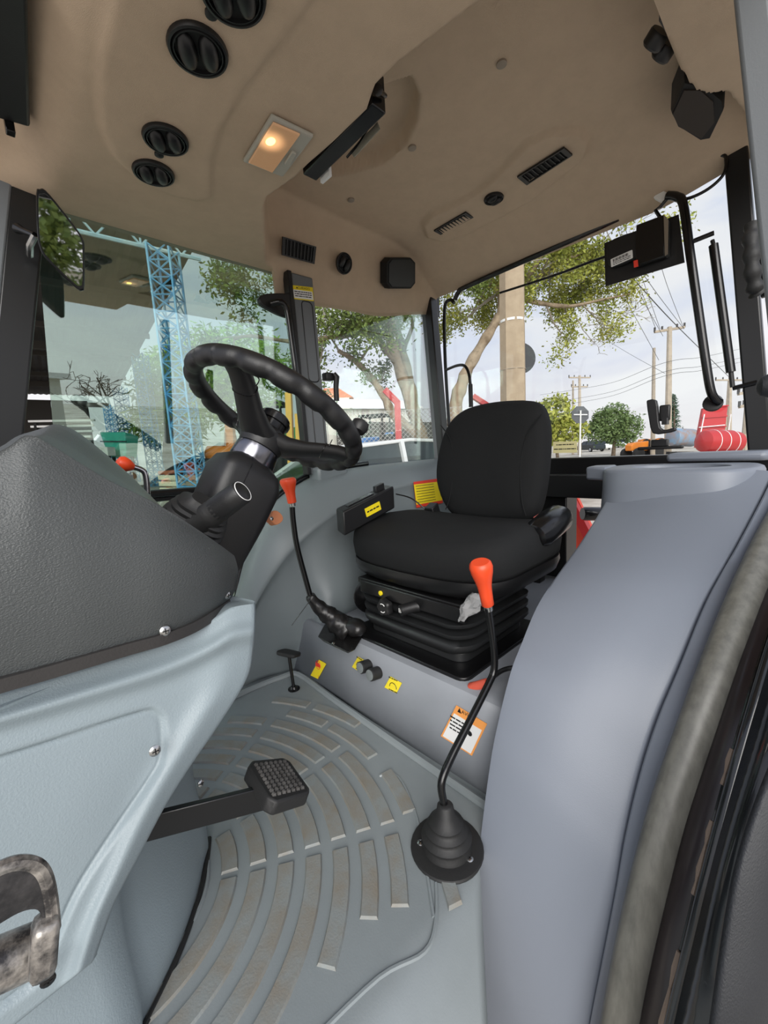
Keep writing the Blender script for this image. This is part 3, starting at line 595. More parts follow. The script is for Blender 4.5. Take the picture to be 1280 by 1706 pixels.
# ---------------------------------------------------------------- gear levers
lv = empty('gear_lever', V(.60, .49, 0), 'tall cranked black lever with orange knob and rubber boot nearest the door', 'gear lever')
lb = P(745, 1412, Z=.0)
g = MB(); g.lathe([(.076, -.002), (.078, .003), (.076, .007), (.060, .010)], lb, (0, 0, 1), 32); g.build('boot_plate', 'black_rubber', lv)
g = MB(); prof = [(.054, .008), (.053, .014), (.050, .020), (.050, .026), (.054, .031), (.046, .037), (.043, .042), (.046, .047), (.038, .053), (.035, .058), (.037, .063), (.029, .069), (.026, .076), (.020, .083), (.017, .10), (.013, .104)]
g.lathe(prof, lb, (0.02, .02, 1), 28); g.build('boot', 'black_rubber', lv, sharp=70)
for q in ((701, 1404), (783, 1431)):
    screw(lv, P(*q, Z=.010), (0, 0, 1), .0075)
sh = cat([lb+V(0, 0, .08), P(739, 1335, Y=.495), P(736, 1303, Y=.497), P(752, 1262, Y=.50), P(780, 1207, Y=.50), P(814, 1140, Y=.50), P(823, 1118, Y=.50), P(824, 1090, Y=.50), P(819, 1050, Y=.5), P(813, 1012, Y=.5)], 5)
g = MB(); g.tube(sh, .0085, 12); g.build('shaft', 'black_gloss', lv)
def orange_knob(par, a, b, k=1.0):
    d = (b-a); L = d.length
    g = MB(); g.tube([a+d*t for t in (0, .02, .25, .45, .6, .75, .88, .965, 1.0, 1.0)], [r*k for r in (.0125, .0145, .0150, .0165, .020, .0245, .0265, .0245, .020, .008)], 22); g.build('knob', 'orange_plastic', par)
    g = MB(); g.tube([a-d*.12, a], .010*k, 12); g.build('ferrule', 'steel', par)
orange_knob(lv, P(813, 1008, Y=.5), P(800, 936, Y=.5))
rl = empty('range_lever', V(.80, 1.08, .23), 'slim black lever with orange knob and crumpled leather boot beside the far wheel arch', 'gear lever')
Yr = 1.16
g = MB(); g.tube(cat([P(487, 845, Y=Yr), P(489, 870, Y=Yr), P(495, 910, Y=Yr), P(508, 960, Y=Yr-.01), P(519, 1000, Y=Yr-.02)], 5), .009, 12); g.build('shaft', 'black_gloss', rl)
orange_knob(rl, P(487, 838, Y=Yr), P(479, 797, Y=Yr), 1.0)
bp = cat([P(516, 992, Y=1.14), P(530, 1010, Y=1.13), P(548, 1025, Y=1.11), P(566, 1040, Y=1.08), P(580, 1050, Y=1.06)], 4)
g = MB(); rows = []
u0 = None
for i, p in enumerate(bp):
    t = (bp[min(i+1, len(bp)-1)]-bp[max(0, i-1)]).normalized(); u, k, a = basis(t); r0 = .014+.034*(i/len(bp))
    rows.append([p+(u*math.cos(q)+k*math.sin(q))*r0*(1+.10*math.sin(5*q+i*1.7)+.08*math.sin(i*1.9)) for q in [2*math.pi*j/20 for j in range(20)]])
g.loft(rows); mat('boot_leather', (26, 25, 25), .33, bump=.6, bscale=40); g.build('boot', 'boot_leather', rl, sharp=80)
pl = [P(*q, Z=.232) for q in ((530, 1062), (541, 1042), (600, 1042), (604, 1062), (592, 1083), (580, 1089), (540, 1070))]
g = MB(); g.prism(pl, (0, 0, .006)); g.build('boot_skirt', 'boot_leather', rl, bevel=.003)
g = MB(); rows = []
c0_ = P(590, 1045, Z=.27)
for i in range(9):
    f_ = i/8*math.pi; rows.append([c0_+V((.036*math.sin(f_)+1e-4)*math.cos(q)*(1+.12*math.sin(4*q+i)), (.05*math.sin(f_)+1e-4)*math.sin(q), .03*math.cos(f_)) for q in [2*math.pi*j/18 for j in range(18)]])
g.loft(rows); g.build('boot_fold', 'boot_leather', rl, sharp=80)
screw(rl, P(556, 1071, Z=.2385), (0, 0, 1), .006)
g = MB(); g.tube([P(517, 1000, Y=1.12), P(486, 1042, Y=1.12)], .0012, 6); g.build('cable_tie', 'black_gloss', rl)
# park brake lever with orange grip, low by the platform
pb = empty('brake_lever', P(846, 1118, Y=.52), 'short lever with pale red grip low on the seat platform behind the tall lever', 'lever')
g = MB(); g.tube(cat([P(862, 1112, X=.86), P(846, 1114, X=.86), P(832, 1120, X=.85), P(815, 1134, X=.84)], 4), .006, 8); g.build('rod', 'black_paint', pb)
k0, k1 = P(812, 1136, X=.84), P(784, 1148, X=.83); d = k1-k0
mat('red_grip', (216, 92, 70), .45)
g = MB(); g.tube([k0, k0+d*.1, k0+d*.5, k0+d*.9, k1], [.009, .010, .012, .0155, .012], 16); g.build('grip', 'red_grip', pb)
# ---------------------------------------------------------------- riser fittings
fR = Fr(P(600, 1130, X=.785), (0, -1, 0), (.11, 0, 1)); RN = V(-1, 0, .11).normalized()
def on_riser(px, py, off=.0): return PP(px, py, V(.772, 0, 0)+RN*(.006+off), RN)
def sticker(name, lab, corners, off_n, base, catg='sticker', par=None):
    o = empty(name, sum(corners, Vector())/4, lab, catg); g = MB(); g.prism(corners, Vector(off_n)*.0012); g.build('backing', base, o); return o
def quad_frame(c):   # corners: bottom-left, bottom-right, top-right, top-left
    return Fr((c[0]+c[1]+c[2]+c[3])/4, c[1]-c[0], c[3]-c[0])
c = [on_riser(*q) for q in ((518, 1125), (530, 1131), (544, 1106), (532, 1099))]
s1 = sticker('warning_sticker', 'small yellow sticker with red oil can symbol on the seat riser', c, RN, 'yellow_strong'); f_ = quad_frame(c)
w_, h_ = (c[1]-c[0]).length, (c[3]-c[0]).length
g = MB(); g.tube([f_(.30*w_*math.cos(q), .18*h_+.16*h_*math.sin(q), .0015) for q in [2*math.pi*i/20 for i in range(20)]], .0012, 5, closed=True); g.build('symbol', 'red_print', s1)
g = MB(); g.prism([f_(a*w_, b*h_, .0013) for a, b in ((-.3, .1), (.3, .1), (.35, .2), (.0, .28), (-.3, .22))], f_.w*.0005); g.build('symbol', 'red_print', s1)
text('I', f_, 0, -.3*h_, .018, 'red_print', s1, c=.0014)
for q, nm in ((((587, 1111), (599, 1119), (611, 1102), (597, 1094)), 'yellow sticker with curved arrow left of the two round caps'), (((641, 1145), (661, 1155), (670, 1138), (651, 1127)), 'yellow sticker with curved arrow right of the two round caps')):
    c = [on_riser(*z) for z in q]; o = sticker('arrow_sticker', nm, c, RN, 'yellow_print'); o['group'] = 'yellow arrow stickers on the riser'; f_ = quad_frame(c); w_, h_ = (c[1]-c[0]).length, (c[3]-c[0]).length
    g = MB(); g.tube([f_(.28*w_*math.cos(a), -.15*h_+.28*h_*math.sin(a), .0015) for a in [math.pi*i/12 for i in range(13)]], .0011, 5); g.build('arc', 'black_print', o)
    for b_ in (.38, -.36): lines(f_, 0, b_*h_, w_*.7, .004, 'black_print', o, c=.0013, seed=int(b_*100))
for q, nm in (((609, 1110), 'black hydraulic cap with grey face, left of the pair'), ((625, 1122), 'black hydraulic cap with grey face, right of the pair')):
    p = on_riser(*q, off=.012); kn = empty('hydraulic_cap', p, nm, 'cap', 'hydraulic caps on the riser')
    g = MB(); g.lathe([(.019, -.022), (.0195, .012), (.019, .02), (.0165, .022)], p, V(-1, .05, .15), 20); g.build('body', 'black_rubber', kn)
    mat('cap_grey', (120, 126, 126), .6, var=.2, vscale=60, bump=.4, bscale=90); g = MB(); g.lathe([(.0165, .020), (.0165, .0235), (.008, .0245)], p, V(-1, .05, .15), 20); g.build('face', 'cap_grey', kn)
c = [on_riser(*q) for q in ((735, 1226), (787, 1259), (812, 1206), (761, 1175))]
s3 = sticker('notice_sticker', 'white and orange warning notice on the riser behind the tall lever', c, RN, 'orange_print'); f_ = quad_frame(c); w_, h_ = (c[1]-c[0]).length, (c[3]-c[0]).length
qb = lambda a, b: (c[0].lerp(c[1], a)).lerp(c[3].lerp(c[2], a), b)
g = MB(); g.prism([qb(*t)+RN*.0013 for t in ((.05, .04), (.95, .04), (.95, .78), (.05, .78))], RN*.0006); g.build('panel', 'white_print', s3)
g = MB(); g.prism([f_(a*w_, b*h_, .0014) for a, b in ((-.22, .35), (-.1, .35), (-.16, .46))], f_.w*.0004); g.build('triangle', 'black_print', s3)
text('AVISO', f_, .10*w_, .40*h_, .014, 'black_print', s3, c=.0015)
for i in range(4): lines(f_, -.17*w_, (.16-.09*i)*h_, w_*.5, .0055, 'black_print', s3, c=.0020, seed=i)
g = MB(); g.lathe([(.007, .002), (.007, .0026)], f_(.2*w_, .02*h_, 0), f_.w, 8); g.build('symbol', 'black_print', s3)
c = [P(*q, Z=.2275) for q in ((819, 1152), (833, 1163), (838, 1152), (824, 1142))]; c = [P(*q, Z=.2275) for q in ((816, 1152), (836, 1165), (842, 1155), (822, 1144))]
s4 = sticker('label_sticker', 'small white label with arrow symbol beside the red grip', c, (0, 0, 1), 'white_print'); f_ = quad_frame(c)
g = MB(); g.tube([f_(.009*math.cos(a), .006*math.sin(a), .0015) for a in [2*math.pi*i/14 for i in range(14)]], .0008, 5, closed=True); g.build('symbol', 'black_print', s4)
# ---------------------------------------------------------------- driver seat
seat = empty('driver_seat', V(1.1, .82, .226), 'black fabric suspension driver seat on rubber bellows', 'seat')
mat('seat_fabric', (25, 26, 27), .85, bump=.4, bscale=700, spec=.25)
mat('seat_shell', (18, 18, 19), .35)
mat('bellows', (34, 35, 36), .42, bump=.08, bscale=300)
def sup(w, h, e=3.2, n=40): return [(w*math.copysign(abs(math.cos(q))**(2/e), math.cos(q)), h*math.copysign(abs(math.sin(q))**(2/e), math.sin(q))) for q in [2*math.pi*i/n for i in range(n)]]
cyS = .855
# backrest: front face profile in (Y,Z), reclined slightly
def bk(y, z, dx): return V(1.36+(z-.6)*.12+dx, y, z)
out_b = cat([(0, .215, .365), (0, .25, .25), (0, .25, .14), (0, .20, .04), (0, .12, .0), (0, -.12, .0), (0, -.19, .03), (0, -.215, .12), (0, -.222, .25), (0, -.212, .36), (0, -.17, .425), (0, -.06, .445), (0, .06, .445), (0, .15, .425)], 4, True)
rings = []
for s_, dx in ((.0, -.030), (.35, -.029), (.70, -.024), (.86, -.016), (.95, -.004), (1.0, .014), (1.0, .04), (.95, .056), (.8, .064), (.3, .068), (0.0, .068)):
    rings.append([bk(cyS+p.y*max(s_, .01), .79+(p.z-.225)*max(s_, .01)-.0, dx - (.012*(abs(p.y)/.24)**2*s_ if dx < .02 else 0)) for p in out_b])
g = MB(); g.loft(rings); bk_o = g.build('backrest', 'seat_fabric', seat, sharp=70)
for sg in (-1, 1):
    g = MB(); g.tube(cat([bk(cyS+sg*y, z, -.030-.012*(abs(y)/.24)**2+.004) for y, z in ((.215, .945), (.165, .88), (.145, .78), (.155, .66), (.175, .60))], 5), .0022, 6); g.build('seam', 'seat_fabric', bk_o)
g = MB(); g.box(1.40, 1.45, cyS-.17, cyS+.17, .45, .75); g.build('back_bracket', 'seat_shell', seat, bevel=.01)
# cushion: rounded, dished, front roll
rows = []
NX, NYc = 26, 30
def cush(u, v):    # u 0..1 front->rear, v -1..1 across
    x = .885+.47*u; hw = .322; y = .848+hw*v
    z = .588+.018*math.sin(u*3.0)-.012*u+.016*abs(v)**2.5-.01*math.exp(-(v/.35)**2)*math.sin(math.pi*u)
    return V(x, y, z)
def ringc(inset, zoff, zmix):
    o = []
    for a, b in sup(1, 1, 4.5, 56):
        u = .5+.5*a*(1-inset); v = b*(1-inset); p = cush(min(max(u, 0), 1), v); fr_drop = .012*max(0, 1-u*3)
        o.append(V(p.x-.03*math.cos(v*1.5)*max(0, 1-u*2.2), p.y, p.z*(1-zmix)+(.492)*zmix + zoff - fr_drop))
    return o
g = MB(); g.loft([ringc(.04, -.0, 1.0), ringc(0, .0, .85), ringc(-.015, 0, .5), ringc(0, -.004, .18), ringc(.05, 0, .03), ringc(.14, .004, 0), ringc(.4, .002, 0), ringc(.7, 0, 0), ringc(.97, 0, 0)])
cu_o = g.build('cushion', 'seat_fabric', seat, sharp=75)
g = MB(); g.loft([ringc(.10, -.052, 1.0), ringc(.03, -.040, 1.0), ringc(.0, -.012, 1.0), ringc(.005, .004, 1.0)]); g.build('seat_pan', 'seat_shell', seat, sharp=60)
# slides, plates and knobs below the cushion
g = MB()
g.box(.90, 1.35, .66, .70, .425, .46); g.box(.90, 1.35, .98, 1.02, .425, .46); g.box(.87, 1.35, .60, 1.07, .405, .425); g.build('slide_frame', 'seat_shell', seat, bevel=.004)
g = MB(); g.box(.862, .885, .62, 1.05, .375, .42); g.build('front_plate', 'black_paint', seat, bevel=.005)
def knob3(px, py, X, r, L, nm, m='black_plastic', lobes=5):
    p = P(px, py, X=X); rows = []
    for rr, h in ((r*.5, 0), (r*.55, L*.35), (r, L*.4), (r*1.02, L*.85), (r*.85, L), (.001, L)):
        rows.append([p+V(-h, math.cos(q)*rr*(1+(.10*math.cos(lobes*q) if h > L*.36 else 0)), math.sin(q)*rr*(1+(.10*math.cos(lobes*q) if h > L*.36 else 0))) for q in [2*math.pi*j/30 for j in range(30)]])
    g = MB(); g.loft(rows); return g.build(nm, m, seat, sharp=40), p
kk, p = knob3(650, 1008, .872, .027, .035, 'weight_knob')
f_ = Fr(p+V(-.0352, 0, 0), (0, -1, 0), (0, 0, 1)); 
for s_ in (1, -1):
    g = MB(); g.tube([f_(.014*math.cos(a), .014*math.sin(a)*s_, 0) for a in [math.radians(40+i*10) for i in range(9)]], .0016, 5); g.build('arrow_mark', 'white_print', kk)
g = MB(); p = P(700, 1010, X=.875); g.tube([p, p+V(-.012, .012, .0), p+V(-.055, .03, -.004)], [.016, .017, .0165], 16); hk = g.build('height_knob', 'black_plastic', seat)
f_ = Fr(p+V(-.0555, .0305, -.004), (0.2, -1, 0), (0, 0, 1)); text('II', f_, 0, 0, .02, 'white_print', seat, c=.001)
g = MB(); g.lathe([(.008, 0), (.008, .004), (.004, .005)], P(635, 988, X=.862), (-1, 0, 0), 14); g.build('yellow_mark', 'yellow_strong', seat)
g = MB(); g.lathe([(.058, 0), (.062, .004), (.062, .03), (.055, .035)], P(608, 990, Y=1.10)+V(.03, 0, -.01), (-.35, -.35, 0), 26); g.build('side_dial', 'black_gloss', seat)
g = MB(); a_, b_ = P(622, 948, Y=1.06), P(640, 952, Y=1.06); g.tube([a_, a_*.8+b_*.2, b_], [.007, .010, .010], 12); g.build('release_tab', 'orange_plastic', seat)
# bellows
zb = [(.262, .170, .190), (.275, .190, .215), (.290, .200, .228), (.302, .200, .228), (.310, .172, .200), (.322, .198, .226), (.334, .200, .228), (.342, .172, .2), (.354, .198, .226), (.366, .2, .228), (.374, .172, .2), (.385, .195, .222), (.396, .197, .224), (.402, .16, .19)]
bc = V(1.065, .845, 0); g = MB(); rings = []
for z, hx_, hy_ in zb:
    rings.append([V(bc.x+x, bc.y+y, z - .018*(1-abs(y)/hy_)*(1 if x < 0 else .3)*0 + .0) for x, y in rrect(hx_*2, hy_*2, .06, 5)])
def sag(p):    # folds droop toward the middle of each side
    d = .030*(abs((p.y-bc.y)/.228)**2)*(1 if abs(p.x-bc.x) > .15 else 1); e_ = .018*(abs((p.x-bc.x)/.2)**2); return p+V(0, 0, -.022+d*.6+e_*.3 - .0)
fine = []
for r in rings:
    rr_ = []
    for i in range(len(r)):
        a, b = r[i], r[(i+1) % len(r)]; k = max(1, int((b-a).length/.03)); rr_ += [a.lerp(b, j/k) for j in range(k)]
    fine.append(rr_)
L_ = len(fine[0]); 
if all(len(f) == L_ for f in fine): rings = fine
rings = [[sag(p) for p in r] for r in rings]
g.loft(rings); bl_o = g.build('bellows', 'bellows', seat, sharp=80)
g = MB(); g.prism([V(bc.x-.01+x, bc.y+y, .228) for x, y in rrect(.46, .50, .03)], (0, 0, .012)); g.build('base_plate', 'black_paint', seat, bevel=.003)
g = MB(); g.prism([V(bc.x+x, bc.y+y, .238) for x, y in rrect(.36, .40, .04)], (0, 0, .03)); g.build('base_ring', 'bellows', seat, bevel=.004)
# right hand armrest bolster and belt buckle
g = MB(); p0, p1 = P(912, 845, X=1.22), P(905, 905, X=1.12)
g.tube([V(1.31, .548, .615), V(1.30, .545, .613), V(1.27, .542, .610), V(1.20, .54, .60), V(1.14, .54, .588), V(1.115, .542, .582), V(1.105, .545, .58)], [.012, .034, .044, .046, .044, .034, .012], 20); g.build('armrest', 'black_gloss', seat)
g = MB(); g.box(1.17, 1.21, .555, .60, .42, .60); g.build('armrest_bracket', 'seat_shell', seat, bevel=.004)
g = MB(); g.lathe([(.012, 0), (.012, .008), (.007, .010)], V(1.19, .553, .50), (0, -1, 0), 6); g.build('bolt', 'steel', seat)
mat('belt_pink', (226, 120, 112), .6)
g = MB(); g.bar(P(893, 868, X=1.34), P(909, 858, X=1.36), .008, .03, (0, 0, 1)); g.build('belt_tongue', 'belt_pink', seat)
g = MB(); g.obox(P(722, 855, X=1.30), V(.02, 0, .01), V(0, .022, 0), V(-.012, 0, .035)); g.build('buckle', 'black_plastic', seat, bevel=.004)
g = MB(); g.tube(cat([P(660, 823, X=1.25), P(685, 830, X=1.27), P(708, 848, X=1.29), P(720, 862, X=1.30)], 5), .003, 6); g.build('buckle_cable', 'black_gloss', seat)
# crumpled clear wrapper hanging on the slide
m = bpy.data.materials.new('clear_film'); m.use_nodes = True; MATS['clear_film'] = m; t_ = m.node_tree; t_.nodes.clear(); o_ = N(t_, 'ShaderNodeOutputMaterial'); a_ = N(t_, 'ShaderNodeBsdfTransparent'); b_ = N(t_, 'ShaderNodeBsdfPrincipled'); b_.inputs['Base Color'].default_value = (.7, .7, .7, 1); b_.inputs['Roughness'].default_value = .12; k_ = N(t_, 'ShaderNodeMixShader'); k_.inputs[0].default_value = .38
t_.links.new(a_.outputs[0], k_.inputs[1]); t_.links.new(b_.outputs[0], k_.inputs[2]); t_.links.new(k_.outputs[0], o_.inputs[0])
rw_ = random.Random(3); w0 = P(784, 1014, X=.86); g = MB(); rows = []
for i in range(9):
    c_ = P(800-4*i, 990+5.6*i, X=.86); r_w = .018+.010*math.sin(i*.55); rows.append([c_+V(rw_.uniform(.5, 1.2)*r_w*.6*math.cos(q), rw_.uniform(.6, 1.3)*r_w*math.sin(q), rw_.uniform(-.004, .004)) for q in [2*math.pi*j/12 for j in range(12)]])
g.loft(rows); wr = g.build('plastic_wrapper', 'clear_film', sharp=5); tag(wr, 'crumpled clear plastic wrapper hanging beside the orange knob of the tall lever', 'wrapper')
# document box standing on the seat
bx = empty('plastic_box', P(612, 885, Y=1.08), 'black plastic battery box with yellow label lying on the seat cushion', 'box')
A0 = P(572, 872, Y=1.10); A1 = P(655, 828, Y=1.10); ex = (A1-A0); c_ = P(613, 848, Y=1.10)+V(.01, .02, 0)
ez = V(0, 0, .042); ez = ez; exh = ex/2*1.0; ey = V(.02, .045, 0)
g = MB(); g.obox(c_, exh, ey, ez); g.build('case', 'black_plastic', bx, bevel=.006)
g = MB(); g.obox(c_+exh*.55+V(0, 0, .052), exh*.18, ey*.35, V(0, 0, .012)); g.build('catch', 'black_plastic', bx, bevel=.003)
g = MB(); g.obox(c_-exh*.25+V(0, 0, .043), exh*.5, ey*.5, V(0, 0, .003)); g.build('lid_ridge', 'black_gloss', bx, bevel=.002)
fq = Fr(c_-ey-V(0, .0005, 0), ex, ez); fq.w = -fq.w if fq.w.y > 0 else fq.w
g = MB(); plate(fq, .075, .032, .002, .001, .012, -.002, .0, g); g.build('yellow_label', 'yellow_strong', bx)
lines(fq, .012, -.002, .06, .007, 'black_print', bx, c=.0011, seed=3)
# ---------------------------------------------------------------- ceiling fittings
mat('vent_black', (22, 22, 23), .42); mat('vent_deep', (8, 8, 8), .7)
DN = V(0, 0, -1)
def round_vent(p, n, r, lab, fin_dir, group='round air vents in the headliner'):
    o = empty('air_vent', p, lab, 'air vent', group); u, k, a = basis(n); fd = Vector(fin_dir); fd = (fd-a*fd.dot(a)).normalized(); sd_ = a.cross(fd)
    g = MB(); g.lathe([(r*1.0, -.004), (r*1.04, .002), (r*1.0, .007), (r*.92, .008), (r*.88, .003), (r*.84, .008), (r*.80, .008), (r*.76, -.002)], p, n, 36); g.build('bezel', 'vent_black', o, sharp=50)
    g = MB(); g.lathe([(r*.80, .0005), (r*.80, .002)], p, n, 30); g.build('throat', 'vent_deep', o)
    for s_ in (-.36, .36):
        rows = []
        for i in range(9):
            f_ = -1+2*i/8; ww = r*.20*math.sqrt(max(0, 1-f_*f_))+.0008; hh = .012*math.sqrt(max(0, 1-f_*f_))+.0008; L = r*.72*math.sqrt(1-s_*s_*.8)
            c = Vector(p)+fd*f_*L+sd_*r*s_; rows.append([c+sd_*ww*math.cos(q)*1.55+a*(hh*1.25*math.sin(q)+.004) for q in [2*math.pi*j/12 for j in range(12)]])
        g = MB(); g.loft(rows); g.build('louvre', 'vent_black', o, sharp=60)
    return o
ZV = 1.571
def fin(x, y, dx=9, dy=40): return P(x+dx, y+dy, Z=ZV)-P(x-dx, y-dy, Z=ZV)
round_vent(P(330, 82, Z=ZV), DN, .049, 'large round black air vent in the front headliner, nearest the lamp', fin(330, 82))
round_vent(P(388, -14, Z=ZV), DN, .049, 'round black air vent cut off by the top edge of the picture', fin(388, -14))
round_vent(P(276, 231, Z=ZV), DN, .046, 'upper of the two small round air vents above the mirror', fin(276, 231, 9, 25))
round_vent(P(256, 287, Z=ZV), DN, .046, 'lower of the two small round air vents above the mirror', fin(256, 287, 9, 25))
for q, nm in (((352, 22), 'tiny black button between the large round vents'), ((265, 257), 'tiny black button between the small round vents')):
    g = MB(); g.lathe([(.010, -.002), (.010, .003), (.005, .006)], P(*q, Z=ZV), DN, 12); tag(g.build('plug_button', 'vent_black'), nm, 'button')
# dome lamp
zl_ = 1.579
lamp = empty('dome_lamp', P(464, 240, Z=zl_), 'rectangular ceiling lamp with glowing amber lens', 'lamp')
cr_ = [P(*q, Z=zl_) for q in ((452, 187), (523, 222), (471, 291), (404, 265))]; fl_ = Fr(sum(cr_, Vector())/4, cr_[1]-cr_[0], cr_[0]-cr_[3]); 
mat('lamp_frame', (176, 172, 160), .5)
def shrink(c, k): m = sum(c, Vector())/len(c); return [m+(p-m)*k for p in c]
g = MB(); g.loft([cr_, [p+DN*.006 for p in shrink(cr_, .985)], [p+DN*.009 for p in shrink(cr_, .94)]]); g.build('frame', 'lamp_frame', lamp, bevel=.003, sharp=30)
ln = [P(*q, Z=zl_-.010) for q in ((455, 202), (501, 222), (454, 287), (413, 270))]
m = bpy.data.materials.new('lamp_lens'); m.use_nodes = True; MATS['lamp_lens'] = m; b = m.node_tree.nodes['Principled BSDF']; b.inputs['Base Color'].default_value = lin((214, 168, 130)); b.inputs['Roughness'].default_value = .2
b.inputs['Emission Color'].default_value = (1, .52, .22, 1); pass
tl = m.node_tree; tq = N(tl, 'ShaderNodeTexCoord'); vd = N(tl, 'ShaderNodeVectorMath', operation='DISTANCE'); tl.links.new(tq.outputs['Object'], vd.inputs[0]); vd.inputs[1].default_value = tuple(P(451, 236, Z=zl_-.0145)-lamp.location)
mr_ = N(tl, 'ShaderNodeMapRange', interpolation_type='SMOOTHERSTEP'); mr_.inputs['From Min'].default_value = .004; mr_.inputs['From Max'].default_value = .045; mr_.inputs['To Min'].default_value = 1.0; mr_.inputs['To Max'].default_value = .10; tl.links.new(vd.outputs['Value'], mr_.inputs['Value']); tl.links.new(mr_.outputs[0], b.inputs['Emission Strength'])
wv = N(m.node_tree, 'ShaderNodeTexChecker'); wv.inputs['Scale'].default_value = 420; tcx = N(m.node_tree, 'ShaderNodeTexCoord'); m.node_tree.links.new(tcx.outputs['Object'], wv.inputs['Vector']); bpn = N(m.node_tree, 'ShaderNodeBump'); bpn.inputs['Strength'].default_value = .5; bpn.inputs['Distance'].default_value = .002
m.node_tree.links.new(wv.outputs['Fac'], bpn.inputs['Height']); m.node_tree.links.new(bpn.outputs[0], b.inputs['Normal'])
g = MB(); g.loft([ln, [p+DN*.004 for p in shrink(ln, .96)]]); lens = g.build('lens', 'lamp_lens', lamp, bevel=.0015)
mat('bulb', (255, 214, 120), .3, emit=3.5)
g = MB(); pb_ = P(451, 236, Z=zl_-.0145); rows = [[pb_+V(.010*math.sin(f)*math.cos(q), .014*math.sin(f)*math.sin(q), -.0025*math.cos(f)) for q in [2*math.pi*j/14 for j in range(14)]] for f in [math.pi*(i+.01)/6.02 for i in range(7)]]; g.loft(rows); g.build('bulb', 'bulb', lens)
g = MB(); sw = [P(*q, Z=zl_-.008) for q in ((486, 248), (494, 252), (482, 273), (473, 268))]; g.prism(sw, (0, 0, -.008)); g.build('switch', 'lamp_frame', lamp, bevel=.002)
# roller blind at the front edge
bl = empty('roller_blind', V(.10, .9, 1.63), 'black rolled sun blind in the top left corner', 'sun blind')
p1, p2 = P(51, 214, Z=1.60), P(46, -40, Z=1.60)
g = MB(); g.prism([p1, p2, p2+V(-.10, 0, 0), p1+V(-.10, .02, 0)], (0, 0, .05)); g.build('case', 'black_plastic', bl, bevel=.006)
g = MB(); g.tube([p1+V(-.075, -.03, -.012), p2+V(-.075, 0, -.012)], .012, 10); g.build('pull_bar', 'black_gloss', bl)
g = MB(); g.obox(p1+V(-.035, .012, -.004), (.008, 0, 0), (0, .01, 0), (0, 0, .016)); g.build('catch', 'black_gloss', bl, bevel=.002)
# fittings on the far fascia of the headliner
FN = V(0, -.933, -.36).normalized(); FO = V(1.0, 1.455, 1.66)
def onf(px, py): return PP(px, py, FO+V(0, -.012, -.004), FN)
def rect_vent(corners, n, lab, nm='louvre_vent', slats=8, group='slatted air vents'):
    o = empty(nm, sum(corners, Vector())/4, lab, 'air vent', group); n = Vector(n).normalized(); c = corners
    inn = shrink(c, .84); g = MB(); b = 0
    g.loft([c, [p+n*.006 for p in c], [p+n*.006 for p in inn], [p+n*.001 for p in inn]], cap=False); g.build('bezel', 'vent_black', o, sharp=30)
    g = MB(); g.prism(shrink(c, .9), n*.001); g.build('throat', 'vent_deep', o)
    for i in range(slats):
        t = (i+.5)/slats; a_ = inn[0].lerp(inn[1], t); b_ = inn[3].lerp(inn[2], t); g = MB(); g.bar(a_+n*.003, b_+n*.003, (inn[1]-inn[0]).length/slats*.28, .005, n); g.build('slat', 'vent_black', o)
    return o
rect_vent([onf(*q) for q in ((470, 394), (526, 411), (523, 440), (469, 425))], FN, 'slatted black air vent on the far side of the headliner')
p_ = onf(573, 439); round_vent(p_, FN, .040, 'round black air vent on the far side of the headliner', (.3, 0, 1))
sp_c = [onf(*q) for q in ((648, 429), (683, 429), (690, 437), (690, 472), (683, 481), (648, 481), (641, 472), (641, 437))]
spk = empty('speaker_pod', sum(sp_c, Vector())/8, 'square black speaker with cut corners on the far side of the headliner', 'speaker')
g = MB(); g.loft([[p-FN*.03 for p in sp_c], sp_c, [p+FN*.012 for p in shrink(sp_c, .96)]]); g.build('case', 'vent_deep', spk, sharp=30)
g = MB(); g.prism([p+FN*.012 for p in shrink(sp_c, .86)], FN*.003); g.build('grille', 'vent_black', spk)
# vents of the rear ceiling bean
ZB = 1.789
rect_vent([P(*q, Z=ZB) for q in ((723, 383), (736, 390), (790, 360), (776, 352))][::-1], DN, 'far slatted air vent in the rear ceiling panel', slats=1)
rect_vent([P(*q, Z=ZB) for q in ((862, 293), (878, 306), (954, 256), (940, 244))][::-1], DN, 'near slatted air vent in the rear ceiling panel', slats=1)
for o in [q for q in bpy.data.objects if q.name.startswith('louvre_vent') and 'rear ceiling' in q['label']]:
    for ch in list(o.children):
        if ch.name.startswith('slat'): bpy.data.objects.remove(ch)
for c in ([(723, 383), (736, 390), (790, 360), (776, 352)], [(862, 293), (878, 306), (954, 256), (940, 244)]):
    par = [q for q in bpy.data.objects if q.name.startswith('louvre_vent') and ((c[0][0] < 800) == ('far slatted' in q.get('label', ''))) and 'rear ceiling' in q['label']][0]
    a0_, a1_, a2_, a3_ = [P(*q, Z=ZB) for q in c]
    for i in range(9):
        t = .08+.84*(i+.5)/9; g = MB(); g.bar((a0_.lerp(a3_, t)).lerp(a1_.lerp(a2_, t), .15)+DN*.003, (a0_.lerp(a3_, t)).lerp(a1_.lerp(a2_, t), .85)+DN*.003, .003, .005, DN); g.build('slat', 'vent_black', par)
round_vent(P(823, 330, Z=ZB), DN, .036, 'round air vent between the two slatted vents of the rear ceiling panel', (0, 1, 0))
mat('cap_brown', (150, 138, 124), .6)
